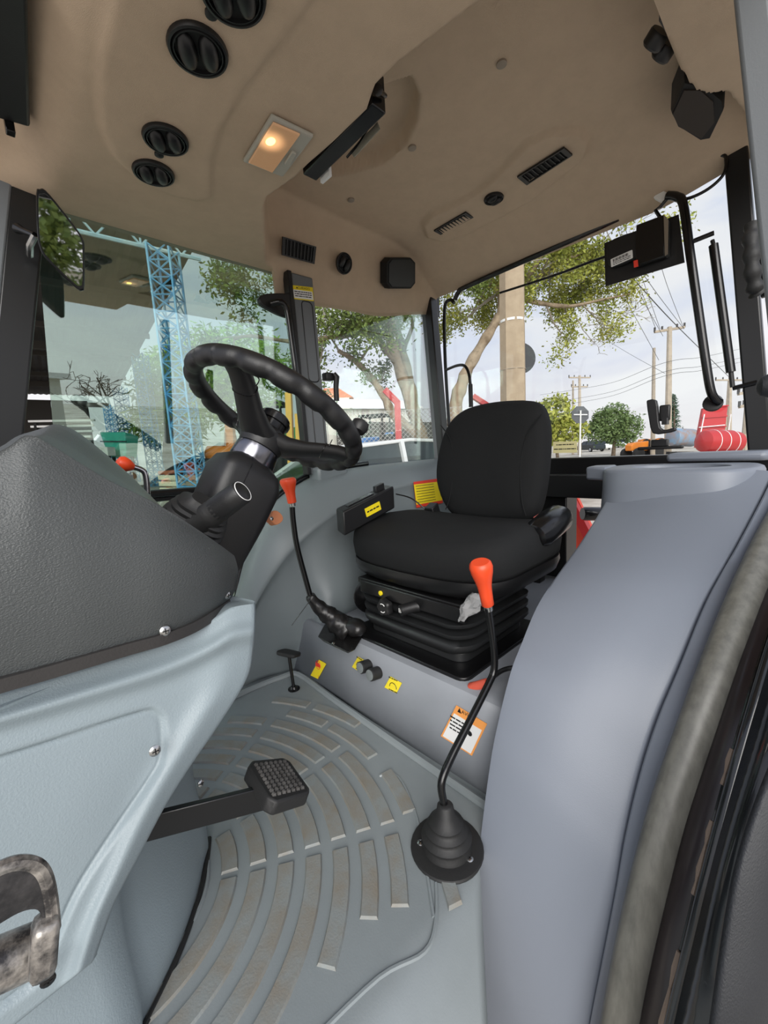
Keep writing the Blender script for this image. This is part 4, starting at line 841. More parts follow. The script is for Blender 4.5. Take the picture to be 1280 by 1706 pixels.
for q, nm in (((585, 333), 'small round cap on the ceiling, the farthest of three'), ((687, 246), 'small round cap on the ceiling, middle of three'), ((836, 106), 'small round cap on the ceiling, the nearest of three')):
    g = MB(); g.lathe([(.013, -.004), (.013, .003), (.009, .005)], P(*q, Z=1.806), DN, 16); o = g.build('screw_cap', 'cap_brown'); tag(o, nm, 'screw cap', 'screw caps on the ceiling')
# radio in the step of the headliner
rd = empty('radio', V(.73, .83, 1.62), 'black radio unit with loose wiring tucked into the ceiling step', 'radio')
r0_, r1_ = P(520, 300, X=.728), P(636, 186, X=.728)
g = MB(); g.prism([V(.70, r0_.y, r0_.z+.002), V(.70, r1_.y, r1_.z+.002), V(.70, r1_.y, r1_.z+.075), V(.70, r0_.y, r0_.z+.075)], (.042, 0, 0)); g.build('case', 'black_gloss', rd, bevel=.003)
g = MB(); q_ = [P(*q, X=.765) for q in ((590, 262), (633, 215), (629, 203), (583, 252))]; g.prism(q_, (.002, 0, 0)); mat('clear_plate', (150, 146, 132), .15, spec=.8); g.build('clear_plate', 'clear_plate', rd)
g = MB(); g.obox(P(543, 291, X=.752), (.004, 0, 0), (0, .02, 0), (0, 0, .012)); g.build('display', 'white_print', rd)
g = MB(); g.tube(cat([P(640, 183, X=.75), P(628, 200, X=.77), P(612, 216, X=.765), P(600, 236, X=.765), P(578, 262, X=.76)], 5), .003, 6); g.build('wire', 'black_gloss', rd)
g = MB(); g.tube([P(630, 150, X=.695), P(634, 154, X=.715), P(643, 160, X=.735)], [.010, .006, .004], 10); tag(g.build('toggle_switch', 'black_gloss'), 'small black toggle switch on the edge of the ceiling step', 'switch')
# near corner: switch pod and speaker
sp = empty('switch_pod', P(1120, 60, Y=.33), 'black switch pod with two round discs near the top right corner', 'switch')
g = MB(); pp = [P(*q, Z=1.675) for q in ((1104, 15), (1125, 25), (1156, 82), (1150, 95), (1132, 94), (1098, 38))]; g.prism(pp, (0, .0, .06)); g.build('body', 'vent_black', sp, bevel=.003)
for q in ((1102, 60), (1115, 80)):
    g = MB(); g.lathe([(.020, -.014), (.022, -.010), (.022, .010), (.018, .014)], P(*q, Z=1.70)+V(0, .01, 0), (.4, .8, -.45), 18); g.build('disc', 'vent_black', sp)
s2 = empty('corner_speaker', P(1160, 175, Y=.34), 'black octagonal speaker in the near rear corner of the ceiling', 'speaker')
oc = [P(*q, Z=1.715) for q in ((1140, 128), (1175, 135), (1205, 160), (1207, 178), (1184, 226), (1168, 229), (1130, 205), (1118, 182))]
g = MB(); g.loft([[p+V(0, .0, .06) for p in oc], oc, [p+V(0, 0, -.010) for p in shrink(oc, .95)]]); mat('speaker_brown', (52, 44, 38), .7); g.build('case', 'vent_deep', s2, sharp=30)
g = MB(); g.prism([p+V(0, 0, -.009) for p in shrink([P(*q, Z=1.715) for q in ((1140, 140), (1168, 140), (1190, 160), (1192, 196), (1170, 224), (1130, 203), (1121, 182))], .97)], (0, 0, -.004)); g.build('grille', 'speaker_brown', s2)
# ---------------------------------------------------------------- mirror on the front pillar
mr = empty('rear_view_mirror', P(60, 400, Y=1.40), 'black framed rear view mirror on the front pillar', 'mirror')
mo = P(100, 400, Y=1.36); mn = V(-.15, -.97, -.17).normalized()
oc = [PP(*q, mo, mn) for q in [(p.x, p.y) for p in cat([(60, 322, 0), (66, 315, 0), (76, 317, 0), (100, 345, 0), (130, 384, 0), (138, 398, 0), (141, 412, 0), (141, 475, 0), (137, 484, 0), (128, 481, 0), (100, 455, 0), (74, 428, 0), (66, 412, 0), (62, 390, 0)], 3, True)]]
g = MB(); g.loft([[p-mn*.02 for p in shrink(oc, .9)], [p-mn*.006 for p in oc], oc, [p+mn*.003 for p in shrink(oc, .97)], [p+mn*.003 for p in shrink(oc, .90)], shrink(oc, .90)], cap=True); g.build('housing', 'black_gloss', mr, sharp=40)
m = bpy.data.materials.new('mirror_glass'); m.use_nodes = True; MATS['mirror_glass'] = m; b = m.node_tree.nodes['Principled BSDF']; b.inputs['Metallic'].default_value = 1; b.inputs['Roughness'].default_value = .02; b.inputs['Base Color'].default_value = (.85, .87, .86, 1)
g = MB(); g.prism([p+mn*.001 for p in shrink(oc, .905)], mn*.0015); g.build('glass', 'mirror_glass', mr, sharp=10)
g = MB(); q0, q1 = P(30, 381, Y=1.46), P(58, 392, Y=1.40); g.tube([q0, q0*.7+q1*.3, q1], [.013, .008, .007], 12); g.build('ball_arm', 'black_gloss', mr)
g = MB(); g.tube([q1, P(50, 408, Y=1.42), P(50, 425, Y=1.47)], .008, 8); g.build('stay', 'steel', mr)
# ---------------------------------------------------------------- middle pillar fittings
cst = [fb_(a, b, .001) for a, b in ((-.022, -.115), (.046, -.125), (.044, -.055), (-.026, -.045))]
cst = [PP(*q, b0-V(0, .0155, 0), (0, -1, 0)) for q in ((488, 498), (523, 502), (521, 479), (486, 475))]
s5 = sticker('caution_sticker', 'yellow and white caution sticker at the top of the middle pillar', cst, (0, -1, 0), 'yellow_strong'); f_ = quad_frame(cst); w_, h_ = (cst[1]-cst[0]).length, (cst[3]-cst[0]).length
f_.w = V(0, -1, 0)
g = MB(); plate(f_, w_*.92, h_*.62, .002, .0004, 0, -.12*h_, .0013, g); g.build('panel', 'white_print', s5)
text('CUIDADO', f_, .08*w_, .36*h_, .0125, 'black_print', s5, c=.0014)
g = MB(); g.prism([f_(a*w_, b*h_, .0013) for a, b in ((-.30, .29), (-.20, .29), (-.25, .42))], V(0, -.0004, 0)); g.build('triangle', 'black_print', s5)
for i in range(3): lines(f_, 0, (.06-.16*i)*h_, w_*.8, .005, 'black_print', s5, c=.0018, seed=i)
gh = empty('grab_handle', P(470, 510, Y=1.47), 'black grab handle with oval base on the middle pillar', 'handle')
oc = [P(*q, Y=1.50) for q in [(p.x, p.y) for p in cat([(428, 498, 0), (440, 492, 0), (470, 491, 0), (484, 494, 0), (484, 528, 0), (468, 529, 0), (440, 516, 0), (430, 508, 0)], 3, True)]]
g = MB(); g.prism(oc, (0, -.022, 0)); g.build('base', 'black_plastic', gh, bevel=.005)
g = MB(); g.tube(cat([P(452, 506, Y=1.465), P(465, 503, Y=1.445), P(474, 508, Y=1.44), P(480, 525, Y=1.44), P(487, 575, Y=1.44), P(494, 625, Y=1.44), P(498, 640, Y=1.46), P(500, 645, Y=1.49)], 5), .012, 12); g.build('grip', 'black_gloss', gh)
dh = empty('window_catch', P(545, 632, Y=1.48), 'black pistol shaped window catch beside the middle pillar', 'catch')
g = MB(); g.obox(P(547, 628, Y=1.49), (.022, 0, 0), (0, .018, 0), (0, 0, .016)); g.build('mount', 'black_plastic', dh, bevel=.004)
g = MB(); g.tube([P(556, 622, Y=1.47), P(561, 628, Y=1.465), P(560, 645, Y=1.465), P(561, 668, Y=1.47)], [.010, .013, .0115, .012], 10); g.build('grip', 'black_plastic', dh)
# decal on the far arch
cdc = [PP(*q, V(1.5, 1.285, .65), (0, -1, .12)) for q in ((694, 846), (738, 838), (732, 797), (689, 803))]
s6 = sticker('data_decal', 'yellow and orange decal on the far arch beside the backrest', cdc, (0, -1, .1), 'red_print'); f_ = quad_frame(cdc); w_, h_ = (cdc[1]-cdc[0]).length, (cdc[3]-cdc[0]).length; f_.w = -f_.w if f_.w.y > 0 else f_.w
g = MB(); plate(f_, w_*.98, h_*.78, .001, .0005, 0, 0, .0013, g); g.build('panel', 'yellow_strong', s6)
for i in range(7): lines(f_, -.1*w_, (.32-.105*i)*h_, w_*.66, .004, 'black_print', s6, c=.0019, seed=i)
# ---------------------------------------------------------------- rear window equipment
XR = 1.875
tk = empty('tracker_box', P(1075, 420, X=XR), 'black tracker unit with white label on a black plate on the rear window', 'electronic unit')
fpl = [P(*q, X=XR) for q in ((1009, 477), (1141, 437), (1131, 357), (1007, 405))]
g = MB(); g.prism(fpl, (.004, 0, 0)); g.build('plate', 'black_plastic', tk)
fpl2 = [P(*q, X=XR-.004) for q in ((1062, 448), (1112, 431), (1110, 362), (1064, 379))]
g = MB(); g.prism(fpl2, (-.03, 0, 0)); g.build('case', 'black_gloss', tk, bevel=.004)
g = MB(); g.prism([P(*q, X=XR-.004) for q in ((1112, 431), (1117, 428), (1118, 372), (1110, 362))], (-.034, 0, 0)); g.build('silver_edge', 'steel', tk)
g = MB(); g.prism([P(*q, X=XR-.004) for q in [(p.x, p.y) for p in cat([(1016, 440, 0), (1013, 425, 0), (1016, 410, 0), (1026, 400, 0), (1060, 388, 0), (1066, 395, 0), (1066, 425, 0), (1058, 435, 0), (1030, 446, 0), (1020, 446, 0)], 2, True)]], (-.02, 0, 0)); g.build('module', 'black_plastic', tk, bevel=.004)
lf = Fr(P(1036, 431, X=XR-.0245), P(1052, 424, X=XR-.0245)-P(1020, 438, X=XR-.0245), (0, 0, 1)); lf.w = V(-1, 0, 0)
g = MB(); plate(lf, .075, .030, .003, .0008, 0, 0, 0, g); g.build('white_label', 'white_print', tk)
for i in range(14):
    g = MB(); plate(lf, .0016 if i % 3 else .003, .010, .0003, .0004, -.028+i*.0038, .006, .0009, g); g.build('bar_mark', 'black_print', tk)
for b_ in (-.003, -.009): lines(lf, 0, b_, .06, .0035, 'black_print', tk, c=.0009, seed=int(-b_*1000))
g = MB(); g.prism([P(*q, X=XR-.036) for q in ((1057, 446), (1064, 444), (1063, 433), (1056, 435))], (-.003, 0, 0)); g.build('red_mark', 'red_print', tk)
def thing_tube(name, lab, catg, pts, r, m, k=6, n=10, group=None):
    g = MB(); g.tube(cat(pts, k), r, n); o = g.build(name, m); return tag(o, lab, catg, group)
thing_tube('antenna_cable', 'thin black cable running along the rear window to the tracker', 'cable', [P(833, 488, X=1.89), P(920, 460, X=1.89), P(985, 436, X=1.885), P(1008, 428, X=1.878)], .005, 'black_gloss')
thing_tube('loose_cable', 'thin black cable looping at the top of the near rear pillar', 'cable', [P(1196, 258, X=1.86), P(1210, 262, X=1.86), P(1206, 290, X=1.86), P(1180, 315, X=1.86), P(1145, 331, X=1.86), P(1120, 328, X=1.87)], .005, 'black_gloss')
gr = empty('window_bar', P(1188, 670, X=1.87), 'long curved black bar on the rear window ending in a round foot', 'bar')
g = MB(); g.tube(cat([P(1112, 326, X=1.86), P(1128, 328, X=1.855), P(1139, 342, X=1.85), P(1150, 420, X=1.84), P(1163, 510, X=1.84), P(1176, 600, X=1.84), P(1184, 648, X=1.845), P(1191, 664, X=1.855), P(1199, 670, X=1.87)], 6), .014, 12); g.build('bar', 'black_gloss', gr)
g = MB(); g.lathe([(.026, -.01), (.03, 0), (.028, .012), (.012, .016)], P(1188, 672, X=1.885), (-1, -.1, .25), 20); g.build('foot', 'black_rubber', gr)
gs = empty('gas_strut', P(1222, 645, X=1.86), 'black gas strut beside the near rear pillar', 'gas strut')
g = MB(); g.tube([P(1187, 400, X=1.87), P(1190, 412, X=1.87)], .006, 8); g.tube([P(1189, 408, X=1.87), P(1218, 620, X=1.87)], .0135, 12); g.build('cylinder', 'black_gloss', gs)
g = MB(); g.tube([P(1218, 618, X=1.87), P(1221, 645, X=1.87)], .007, 8); g.build('piston', 'black_rubber', gs)
g = MB(); g.tube([P(1155, 402, X=1.86), P(1190, 388, X=1.87)], .008, 8); g.build('upper_arm', 'black_gloss', gs)
g = MB(); g.tube([P(1221, 647, X=1.87), P(1262, 637, X=1.87)], .008, 8); g.build('lower_arm', 'black_gloss', gs)
lt = empty('window_latch', P(1105, 745, X=1.90), 'black latch handle at the bottom of the rear window', 'latch')
g = MB(); g.prism([P(*q, X=1.85) for q in [(p.x, p.y) for p in cat([(1080, 672, 0), (1082, 667, 0), (1096, 667, 0), (1099, 690, 0), (1102, 712, 0), (1112, 716, 0), (1126, 712, 0), (1128, 718, 0), (1110, 722, 0), (1090, 722, 0), (1084, 700, 0)], 2, True)]], (-.022, 0, 0)); g.build('handle', 'black_plastic', lt, bevel=.004)
g = MB(); g.obox(P(1108, 688, X=1.875), (.008, 0, 0), (0, .018, 0), (0, 0, .030)); g.build('grip', 'black_plastic', lt, bevel=.006)
g = MB(); g.obox(P(1109, 702, X=1.86), (.02, 0, 0), (0, .008, 0), (0, 0, .012)); g.build('link', 'black_plastic', lt)
g = MB(); g.obox(P(1100, 746, X=1.89), (.012, 0, 0), (0, .075, 0), (0, 0, .006)); g.obox(P(1100, 738, X=1.89), (.014, 0, 0), (0, .028, 0), (0, 0, .014)); g.build('base', 'black_plastic', lt, bevel=.004)
ph = empty('pillar_handle', P(1258, 430, X=1.25), 'ribbed black grab handle on the near pillar at the right edge', 'handle')
g = MB(); g.tube(cat([P(1256, 376, X=1.22), P(1252, 392, X=1.21), P(1253, 420, X=1.2), P(1254, 450, X=1.2), P(1258, 476, X=1.21), P(1263, 488, X=1.22)], 5), [.014+.0025*math.sin(i*1.3) for i in range(26)], 12); g.build('grip', 'black_rubber', ph)
g = MB(); g.bar(P(1276, 372, X=1.24), P(1284, 492, X=1.24), .03, .018, (1, 0, 0)); g.build('back_plate', 'black_gloss', ph, bevel=.003)
g = MB(); pp = P(1284, 642, X=1.5); g.lathe([(.012, -.06), (.028, -.05), (.032, 0), (.024, .02), (.008, .028)], pp, (-.25, .9, 0), 18); tag(g.build('rubber_bumper', 'door_trim'), 'grey black rounded bumper at the right edge under the pillar handle', 'bumper')
wl = empty('rear_lamp', P(1120, 302, X=2.05), 'red and white rear lamp outside above the rear window', 'lamp')
mat('lamp_red', (200, 30, 40), .25); g = MB(); g.obox(P(1122, 306, X=2.06), (.03, 0, 0), (0, .035, 0), (0, 0, .03)); g.build('red_lens', 'lamp_red', wl, bevel=.012)
g = MB(); g.obox(P(1108, 314, X=2.05), (.03, 0, 0), (0, .03, 0), (0, 0, .03)); g.build('body', 'black_plastic', wl, bevel=.008)
cn_ = empty('wire_connector', P(1102, 326, X=1.87), 'white plastic wire connector with loose bulb above the tracker', 'connector')
g = MB(); fr_ = Fr(P(1102, 326, X=1.86), P(1116, 333, X=1.86)-P(1090, 320, X=1.86), (0, 0, 1)); plate(fr_, .042, .028, .003, -.022, 0, 0, 0, g); g.build('plug', 'white_print', cn_, bevel=.002)
g = MB(); g.tube([P(1112, 331, X=1.86), P(1100, 345, X=1.86), P(1092, 350, X=1.86), P(1100, 362, X=1.865)], .006, 8); g.build('lead', 'black_gloss', cn_)
wh = empty('bent_opener', P(746, 612, X=1.88), 'thin black bent handle on the far edge of the rear window', 'handle')
g = MB(); g.tube(cat([P(757, 505, X=1.885), P(750, 500, X=1.885), P(741, 515, X=1.885), P(742, 600, X=1.885), P(748, 700, X=1.885), P(752, 735, X=1.885)], 5), .009, 8); g.build('frame_rod', 'black_gloss', wh)
g = MB(); g.tube(cat([P(744, 616, X=1.88), P(762, 609, X=1.87), P(775, 610, X=1.86), P(782, 625, X=1.85), P(784, 645, X=1.85)], 5), .0075, 8); g.build('arm', 'black_gloss', wh)
g = MB(); g.tube([P(784, 640, X=1.85), P(785, 678, X=1.85)], .011, 10); g.build('grip', 'black_rubber', wh)
cst = [P(*q, X=1.925) for q in ((922, 755), (962, 754), (962, 735), (922, 736))]
s7 = sticker('window_notice', 'pale yellow notice stuck low on the rear window beside the backrest', cst, (-1, 0, 0), mat('pale_yellow', (222, 214, 160), .6)); f_ = quad_frame(cst); f_.w = V(-1, 0, 0)
lines(f_, 0, .012, .08, .006, 'black_print', s7, c=.0013, seed=1); lines(f_, 0, -.008, .10, .006, 'black_print', s7, c=.0013, seed=2)
# ================================================================ outside
rng = random.Random(11)
def G(px, D):            # ground point under the pixel column px at depth D
    p = P(px, 760, d=D); return V(p.x, p.y, gz(p.x, p.y))
def hz(px, py, D): return P(px, py, d=D)
mat('bark', (168, 150, 128), .9, bump=.8, bscale=14, col2=(120, 104, 86), vscale=5, spec=.1)
mat('bark_dark', (110, 96, 82), .9, bump=.6, bscale=20, col2=(76, 66, 56), vscale=6, spec=.1)
mat('twig', (148, 140, 128), .9, spec=.1)
def leafmat(nm, a, b):
    m = mat(nm, a, .6, col2=b, vscale=2.2, spec=.25); bs = m.node_tree.nodes['Principled BSDF']
    return m
leafmat('leaf_dark', (86, 104, 52), (124, 138, 66)); leafmat('leaf_yellow', (132, 142, 58), (176, 174, 86)); leafmat('leaf_light', (150, 182, 84), (112, 150, 58)); leafmat('leaf_far', (116, 134, 84), (82, 104, 62)); leafmat('leaf_pine', (70, 96, 70), (52, 76, 56))
mat('leaf_orange', (206, 132, 52), .6)
def leaves(g, pts, size, jitter, droop=.3, seed=1, aspect=2.2):
    r = random.Random(seed)
    for p in pts:
        c = Vector(p)+V(r.gauss(0, jitter), r.gauss(0, jitter), r.gauss(0, jitter)); s = size*r.uniform(.6, 1.35)
        d = V(r.gauss(0, 1), r.gauss(0, 1), r.gauss(-droop, .7)).normalized(); u = d.cross(V(r.gauss(0, 1), r.gauss(0, 1), r.gauss(0, 1))).normalized(); w_ = s/aspect
        g.add([c, c+d*s*.5+u*w_*.5, c+d*s, c+d*s*.5-u*w_*.5], [(0, 1, 2, 3)])
def branch_set(start, dirv, length, r0, depth, rr, out, tips, wob=.25, split=(2, 3), shrinkf=.68, up=.1):
    pts = [Vector(start)]; d = Vector(dirv).normalized(); n = 5
    for i in range(n):
        d = (d+V(rr.gauss(0, wob), rr.gauss(0, wob), rr.gauss(up*.3, wob))*.45).normalized(); pts.append(pts[-1]+d*length/n)
    rs = [max(.002, r0*(1-.55*i/n)) for i in range(n+1)]; out.append((pts, rs))
    if depth <= 1: tips += pts[2:]
    if depth > 0:
        for _ in range(rr.randint(*split)):
            k = rr.randint(2, n); dd = (d*.7+V(rr.gauss(0, .75), rr.gauss(0, .75), rr.gauss(up, .55))).normalized()
            branch_set(pts[k], dd, length*shrinkf*rr.uniform(.75, 1.15), rs[k]*.66, depth-1, rr, out, tips, wob, split, shrinkf, up)
def tree(name, lab, limbs, leafm, nleaf, lsize, barkm, seed, sub=None, jitter=.12, group=None, twigs=True, keep=None, droop=.3):
    """limbs: list of (points, radii) main limbs; sub: list of (limb index, fraction, length, depth, bias)"""
    base = limbs[0][0][0]; root = empty(name, base, lab, 'tree', group); rr = random.Random(seed); out = []; tips = []
    for i, (pts, rs) in enumerate(limbs):
        c = cat(pts, 5); r_ = [rs[0]+(rs[-1]-rs[0])*j/(len(c)-1) for j in range(len(c))]; g = MB(); g.tube(c, [q*(1+.12*math.sin(j*1.7)) for j, q in enumerate(r_)], 10); g.build('trunk' if i == 0 else 'limb', barkm, root)
    for li, fr, L, dep, bias in sub or []:
        c = cat(limbs[li][0], 5); p = c[min(len(c)-1, int(fr*(len(c)-1)))]; r_ = limbs[li][1]; r0 = (r_[0]+(r_[-1]-r_[0])*fr)*.6
        branch_set(p, V(*bias)+V(rr.gauss(0, .3), rr.gauss(0, .3), rr.gauss(0, .3)), L, min(r0, .06), dep, rr, out, tips)
    g = MB()
    for pts, rs in out: g.tube(pts, rs, 5, cap=False)
    if out: tag(g.build('branches', 'twig' if twigs else barkm, root), kind='stuff')
    if keep: tips = [t for t in tips if keep(t)]
    if nleaf and tips:
        g = MB(); leaves(g, [rr.choice(tips) for _ in range(nleaf)], lsize, jitter, seed=seed, droop=droop); tag(g.build('foliage', leafm, root, sharp=180), kind='stuff')
    return root
def blob_tree(name, lab, base, crown, nleaf, lsize, leafm, seed, trunk_r=.12, group=None, aspect=2.2):
    """crown: list of (centre, rx, rz)"""
    root = empty(name, base, lab, 'tree', group); r = random.Random(seed)
    top = sum((Vector(c) for c, _, _ in crown), Vector())/len(crown); g = MB(); g.tube(cat([base, Vector(base).lerp(top, .5)+V(.05, 0, 0), top], 4), [trunk_r*(1-.6*i/8) for i in range(9)], 8); g.build('trunk', 'bark_dark', root)
    g = MB()
    for c, rx, rz in crown: g.tube([Vector(base).lerp(top, .6), Vector(c)], [trunk_r*.4, trunk_r*.12], 6)
    g.build('limbs', 'bark_dark', root)
    tot = sum(a*a*b for _, a, b in crown); pts = []
    for c, rx, rz in crown:
        for _ in range(int(nleaf*rx*rx*rz/tot)):
            d = V(r.gauss(0, 1), r.gauss(0, 1), r.gauss(0, 1)).normalized()*r.uniform(.45, 1)**.6; pts.append(Vector(c)+V(d.x*rx, d.y*rx, d.z*rz))
    g = MB(); leaves(g, pts, lsize, lsize*.3, seed=seed, aspect=aspect); tag(g.build('foliage', leafm, root, sharp=180), kind='stuff'); return root
# main tree behind the far side window
D1 = 8.2
T = lambda x, y, D=D1: hz(x, y, D)
b1_ = G(722, D1)
tree('spreading_tree', 'large pale barked tree with crooked trunk seen through the side window',
     [([b1_, T(722, 775), T(705, 735), T(690, 690), T(668, 620), T(650, 565), T(655, 530, 8.0)], [.16, .09]),
      ([T(690, 690), T(685, 650), T(672, 590, 8.4), T(660, 540, 8.6), T(652, 500, 8.8)], [.13, .05]),
      ([T(712, 750), T(690, 722), T(655, 690), T(640, 660), T(615, 625), T(590, 600), T(565, 585, 7.8)], [.12, .04]),
      ([T(660, 600), T(640, 580), T(620, 545, 8), T(605, 548, 7.8), T(585, 560, 7.6)], [.08, .03]),
      ([T(640, 560), T(610, 555, 8), T(560, 560, 7.6), T(500, 570, 7.4), T(420, 560, 7.2), T(390, 565, 7)], [.05, .025]),
      ([T(650, 560), T(640, 520), T(600, 480, 7.8), T(540, 455, 7.4), T(470, 440, 7)], [.05, .02]),
      ([T(652, 520), T(690, 480), T(720, 450), T(760, 420)], [.05, .02])],
     'leaf_dark', 26000, .075, 'bark', 21,
     sub=[(5, f, 1.0, 3, (0, 0, .2)) for f in (.2, .35, .5, .6, .7, .8, .9, 1)]+[(4, f, .8, 2, (0, 0, -.1)) for f in (.3, .5, .7, .85, 1)]+[(1, f, 1.0, 3, (.2, 0, .3)) for f in (.5, .8, 1)]+[(6, f, .9, 3, (0, 0, .1)) for f in (.4, .7, 1)]+[(2, f, .6, 2, (0, 0, .2)) for f in (.6, .8, 1)]+[(3, f, .7, 2, (-.2, 0, .2)) for f in (.7, 1)]+[(0, f, .8, 2, (.3, 0, .2)) for f in (.8, 1)],
     group='trees beyond the yard', jitter=.10)
D2 = 9.0
T2 = lambda x, y, D=D2: hz(x, y, D)
tree('roadside_tree', 'yellow green tree with slanting trunk seen through the rear window',
     [([G(752, D2), T2(758, 690), T2(770, 640), T2(785, 605), T2(815, 555), T2(840, 515), T2(870, 480)], [.17, .07]),
      ([T2(835, 525), T2(830, 480), T2(800, 450), T2(770, 420)], [.08, .03]),
      ([T2(850, 505), T2(890, 470), T2(930, 440), T2(975, 420)], [.08, .03]),
      ([T2(870, 480), T2(900, 430), T2(940, 380), T2(1000, 350)], [.08, .03]),
      ([T2(860, 495), T2(900, 505), T2(950, 510), T2(1000, 500), T2(1050, 490)], [.06, .015])],
     'leaf_yellow', 32000, .08, 'bark', 5,
     sub=[(2, f, .95, 3, (.1, 0, -.1)) for f in (.35, .55, .75, .9, 1)]+[(3, f, 1.0, 3, (.1, 0, -.2)) for f in (.3, .5, .7, .85, 1)]+[(1, f, .95, 3, (-.2, .2, -.1)) for f in (.3, .5, .7, .85, 1, 1)]+[(4, f, .75, 2, (.1, 0, -.3)) for f in (.3, .45, .6)]+[(0, f, .7, 2, (0, 0, .1)) for f in (.8, 1)],
     group='trees beyond the yard', jitter=.12)
tree('bare_tree', 'bare twiggy branches right of the yellow green tree', [([T2(1045, 492, 9.2), T2(1060, 480, 9.3), T2(1075, 440, 9.4)], [.02, .008])], None, 0, .05, 'twig', 8,
     sub=[(0, f, 1.0, 3, (-.2, 0, b)) for f, b in ((0, -.3), (.2, .2), (.4, -.2), (.6, .5), (.8, 0), (1, .6))], group='trees beyond the yard') if False else None
# twigs of the roadside tree reaching right
rr_ = random.Random(4); out = []; tips = []
for x, y, a in ((1000, 500, -.4), (1010, 470, .0), (1005, 430, .2), (985, 520, -.6), (1000, 380, .5), (960, 530, -.8)):
    branch_set(T2(x, y), V(.8, -.5, a), .75, .012, 3, rr_, out, tips, wob=.4)
g = MB(); [g.tube(p, [max(.004, q) for q in r], 4, cap=False) for p, r in out]
rt_ = [o for o in bpy.data.objects if o.name == 'roadside_tree'][0]; tag(g.build('bare_twigs', 'twig', rt_), kind='stuff')
# light green clump and bamboo like tree behind the steering wheel
blob_tree('leafy_tree', 'light green tree behind the steering wheel', G(400, 12.5), [(hz(350, 610, 12.5), 1.3, 1.2), (hz(400, 600, 12), 1.2, 1.1), (hz(440, 620, 12), .9, 1.0), (hz(330, 660, 12.5), 1.0, .9), (hz(380, 660, 12), 1.1, .9), (hz(290, 640, 13), 1.1, 1.2)], 6500, .24, 'leaf_light', 31, group='trees beyond the yard', aspect=4)
blob_tree('bamboo_clump', 'bright green clump with narrow leaves behind the blue columns', G(275, 14), [(hz(270, 640, 14), .9, 1.2), (hz(290, 690, 14), 1.0, .8), (hz(255, 700, 14), .8, .8), (hz(310, 720, 14), .7, .6)], 3200, .32, 'leaf_light', 32, group='trees beyond the yard', aspect=5)
blob_tree('round_tree', 'dense round green tree far behind the sign', G(1022, 38), [(hz(1018, 706, 38), 1.7, 1.4), (hz(1000, 718, 38), 1.4, 1.1), (hz(1046, 714, 38), 1.3, 1.2), (hz(1026, 684, 38), 1.1, .7), (hz(1004, 692, 38), .9, .7), (hz(1054, 700, 38), .8, .7), (hz(1036, 730, 38), 1.2, .7)], 5200, .30, 'leaf_far', 33, trunk_r=.2, group='trees beyond the yard')
blob_tree('yellow_tree', 'olive tree far behind the sign, left of the round tree', G(930, 34), [(hz(925, 690, 34), 1.6, 1.6), (hz(940, 715, 34), 1.8, 1.2), (hz(900, 700, 34), 1.2, 1.3)], 2600, .4, 'leaf_yellow', 34, trunk_r=.15, group='trees beyond the yard')
pb = G(1124, 50); pr = empty('pine_tree', pb, 'slim dark conifer far away behind the latch', 'tree', 'trees beyond the yard'); g = MB(); pt_ = hz(1123, 657, 50); g.tube([pb, pt_], [.18, .03], 6); g.build('trunk', 'bark_dark', pr)
g = MB(); r = random.Random(3); pts = []
for _ in range(1600):
    t = r.random()**.8; z = pt_.z-(pt_.z-hz(1123, 712, 50).z)*t; ra = .08+1.05*t*(.7+.3*math.sin(t*40)); q = r.uniform(0, 6.28); pts.append(V(pt_.x+ra*math.cos(q)*r.random()**.5, pt_.y+ra*math.sin(q)*r.random()**.5, z))
leaves(g, pts, .35, .05, seed=5, aspect=4); tag(g.build('foliage', 'leaf_pine', pr, sharp=180), kind='stuff')
# ---------------------------------------------------------------- poles and wires
mat('concrete', (172, 154, 130), .85, bump=.3, bscale=20, col2=(150, 132, 110), vscale=3); mat('wood_pole', (172, 158, 140), .9, var=.2, vscale=3); mat('wire', (70, 68, 68), .6)
cpb = G(856, 5.7); cpt = hz(856, 395, 5.7); cp = empty('concrete_pole', cpb, 'thick concrete pole directly behind the seat', 'pole')
topz = cpt.z+2.0; n_p = 8
g = MB(); g.lathe([(.185, 0), (.148, topz-cpb.z)], cpb, (0, 0, 1), 8); g.build('shaft', 'concrete', cp, sharp=30)
zz = hz(856, 545, 5.7).z; g = MB(); g.lathe([(.162, -.015), (.163, .015)], V(cpb.x, cpb.y, zz), (0, 0, 1), 24); g.build('strap', 'white_print', cp)
zz = hz(856, 620, 5.7).z; g = MB(); g.lathe([(.1695, -.004), (.1695, .004)], V(cpb.x, cpb.y, zz), (0, 0, 1), 24); g.build('band', 'wood_pole', cp)
rs_ = empty('road_sign', G(878, 6.3), 'dark disc of a road sign half hidden behind the concrete pole', 'sign'); g = MB(); g.lathe([(.24, 0), (.24, .01)], hz(866, 597, 6.2), -cf, 28); g.build('disc', 'door_trim', rs_)
g = MB(); q_ = hz(866, 597, 6.22); g.tube([V(q_.x, q_.y, gz(q_.x, q_.y)), q_], .03, 8); g.build('post', 'wood_pole', rs_)
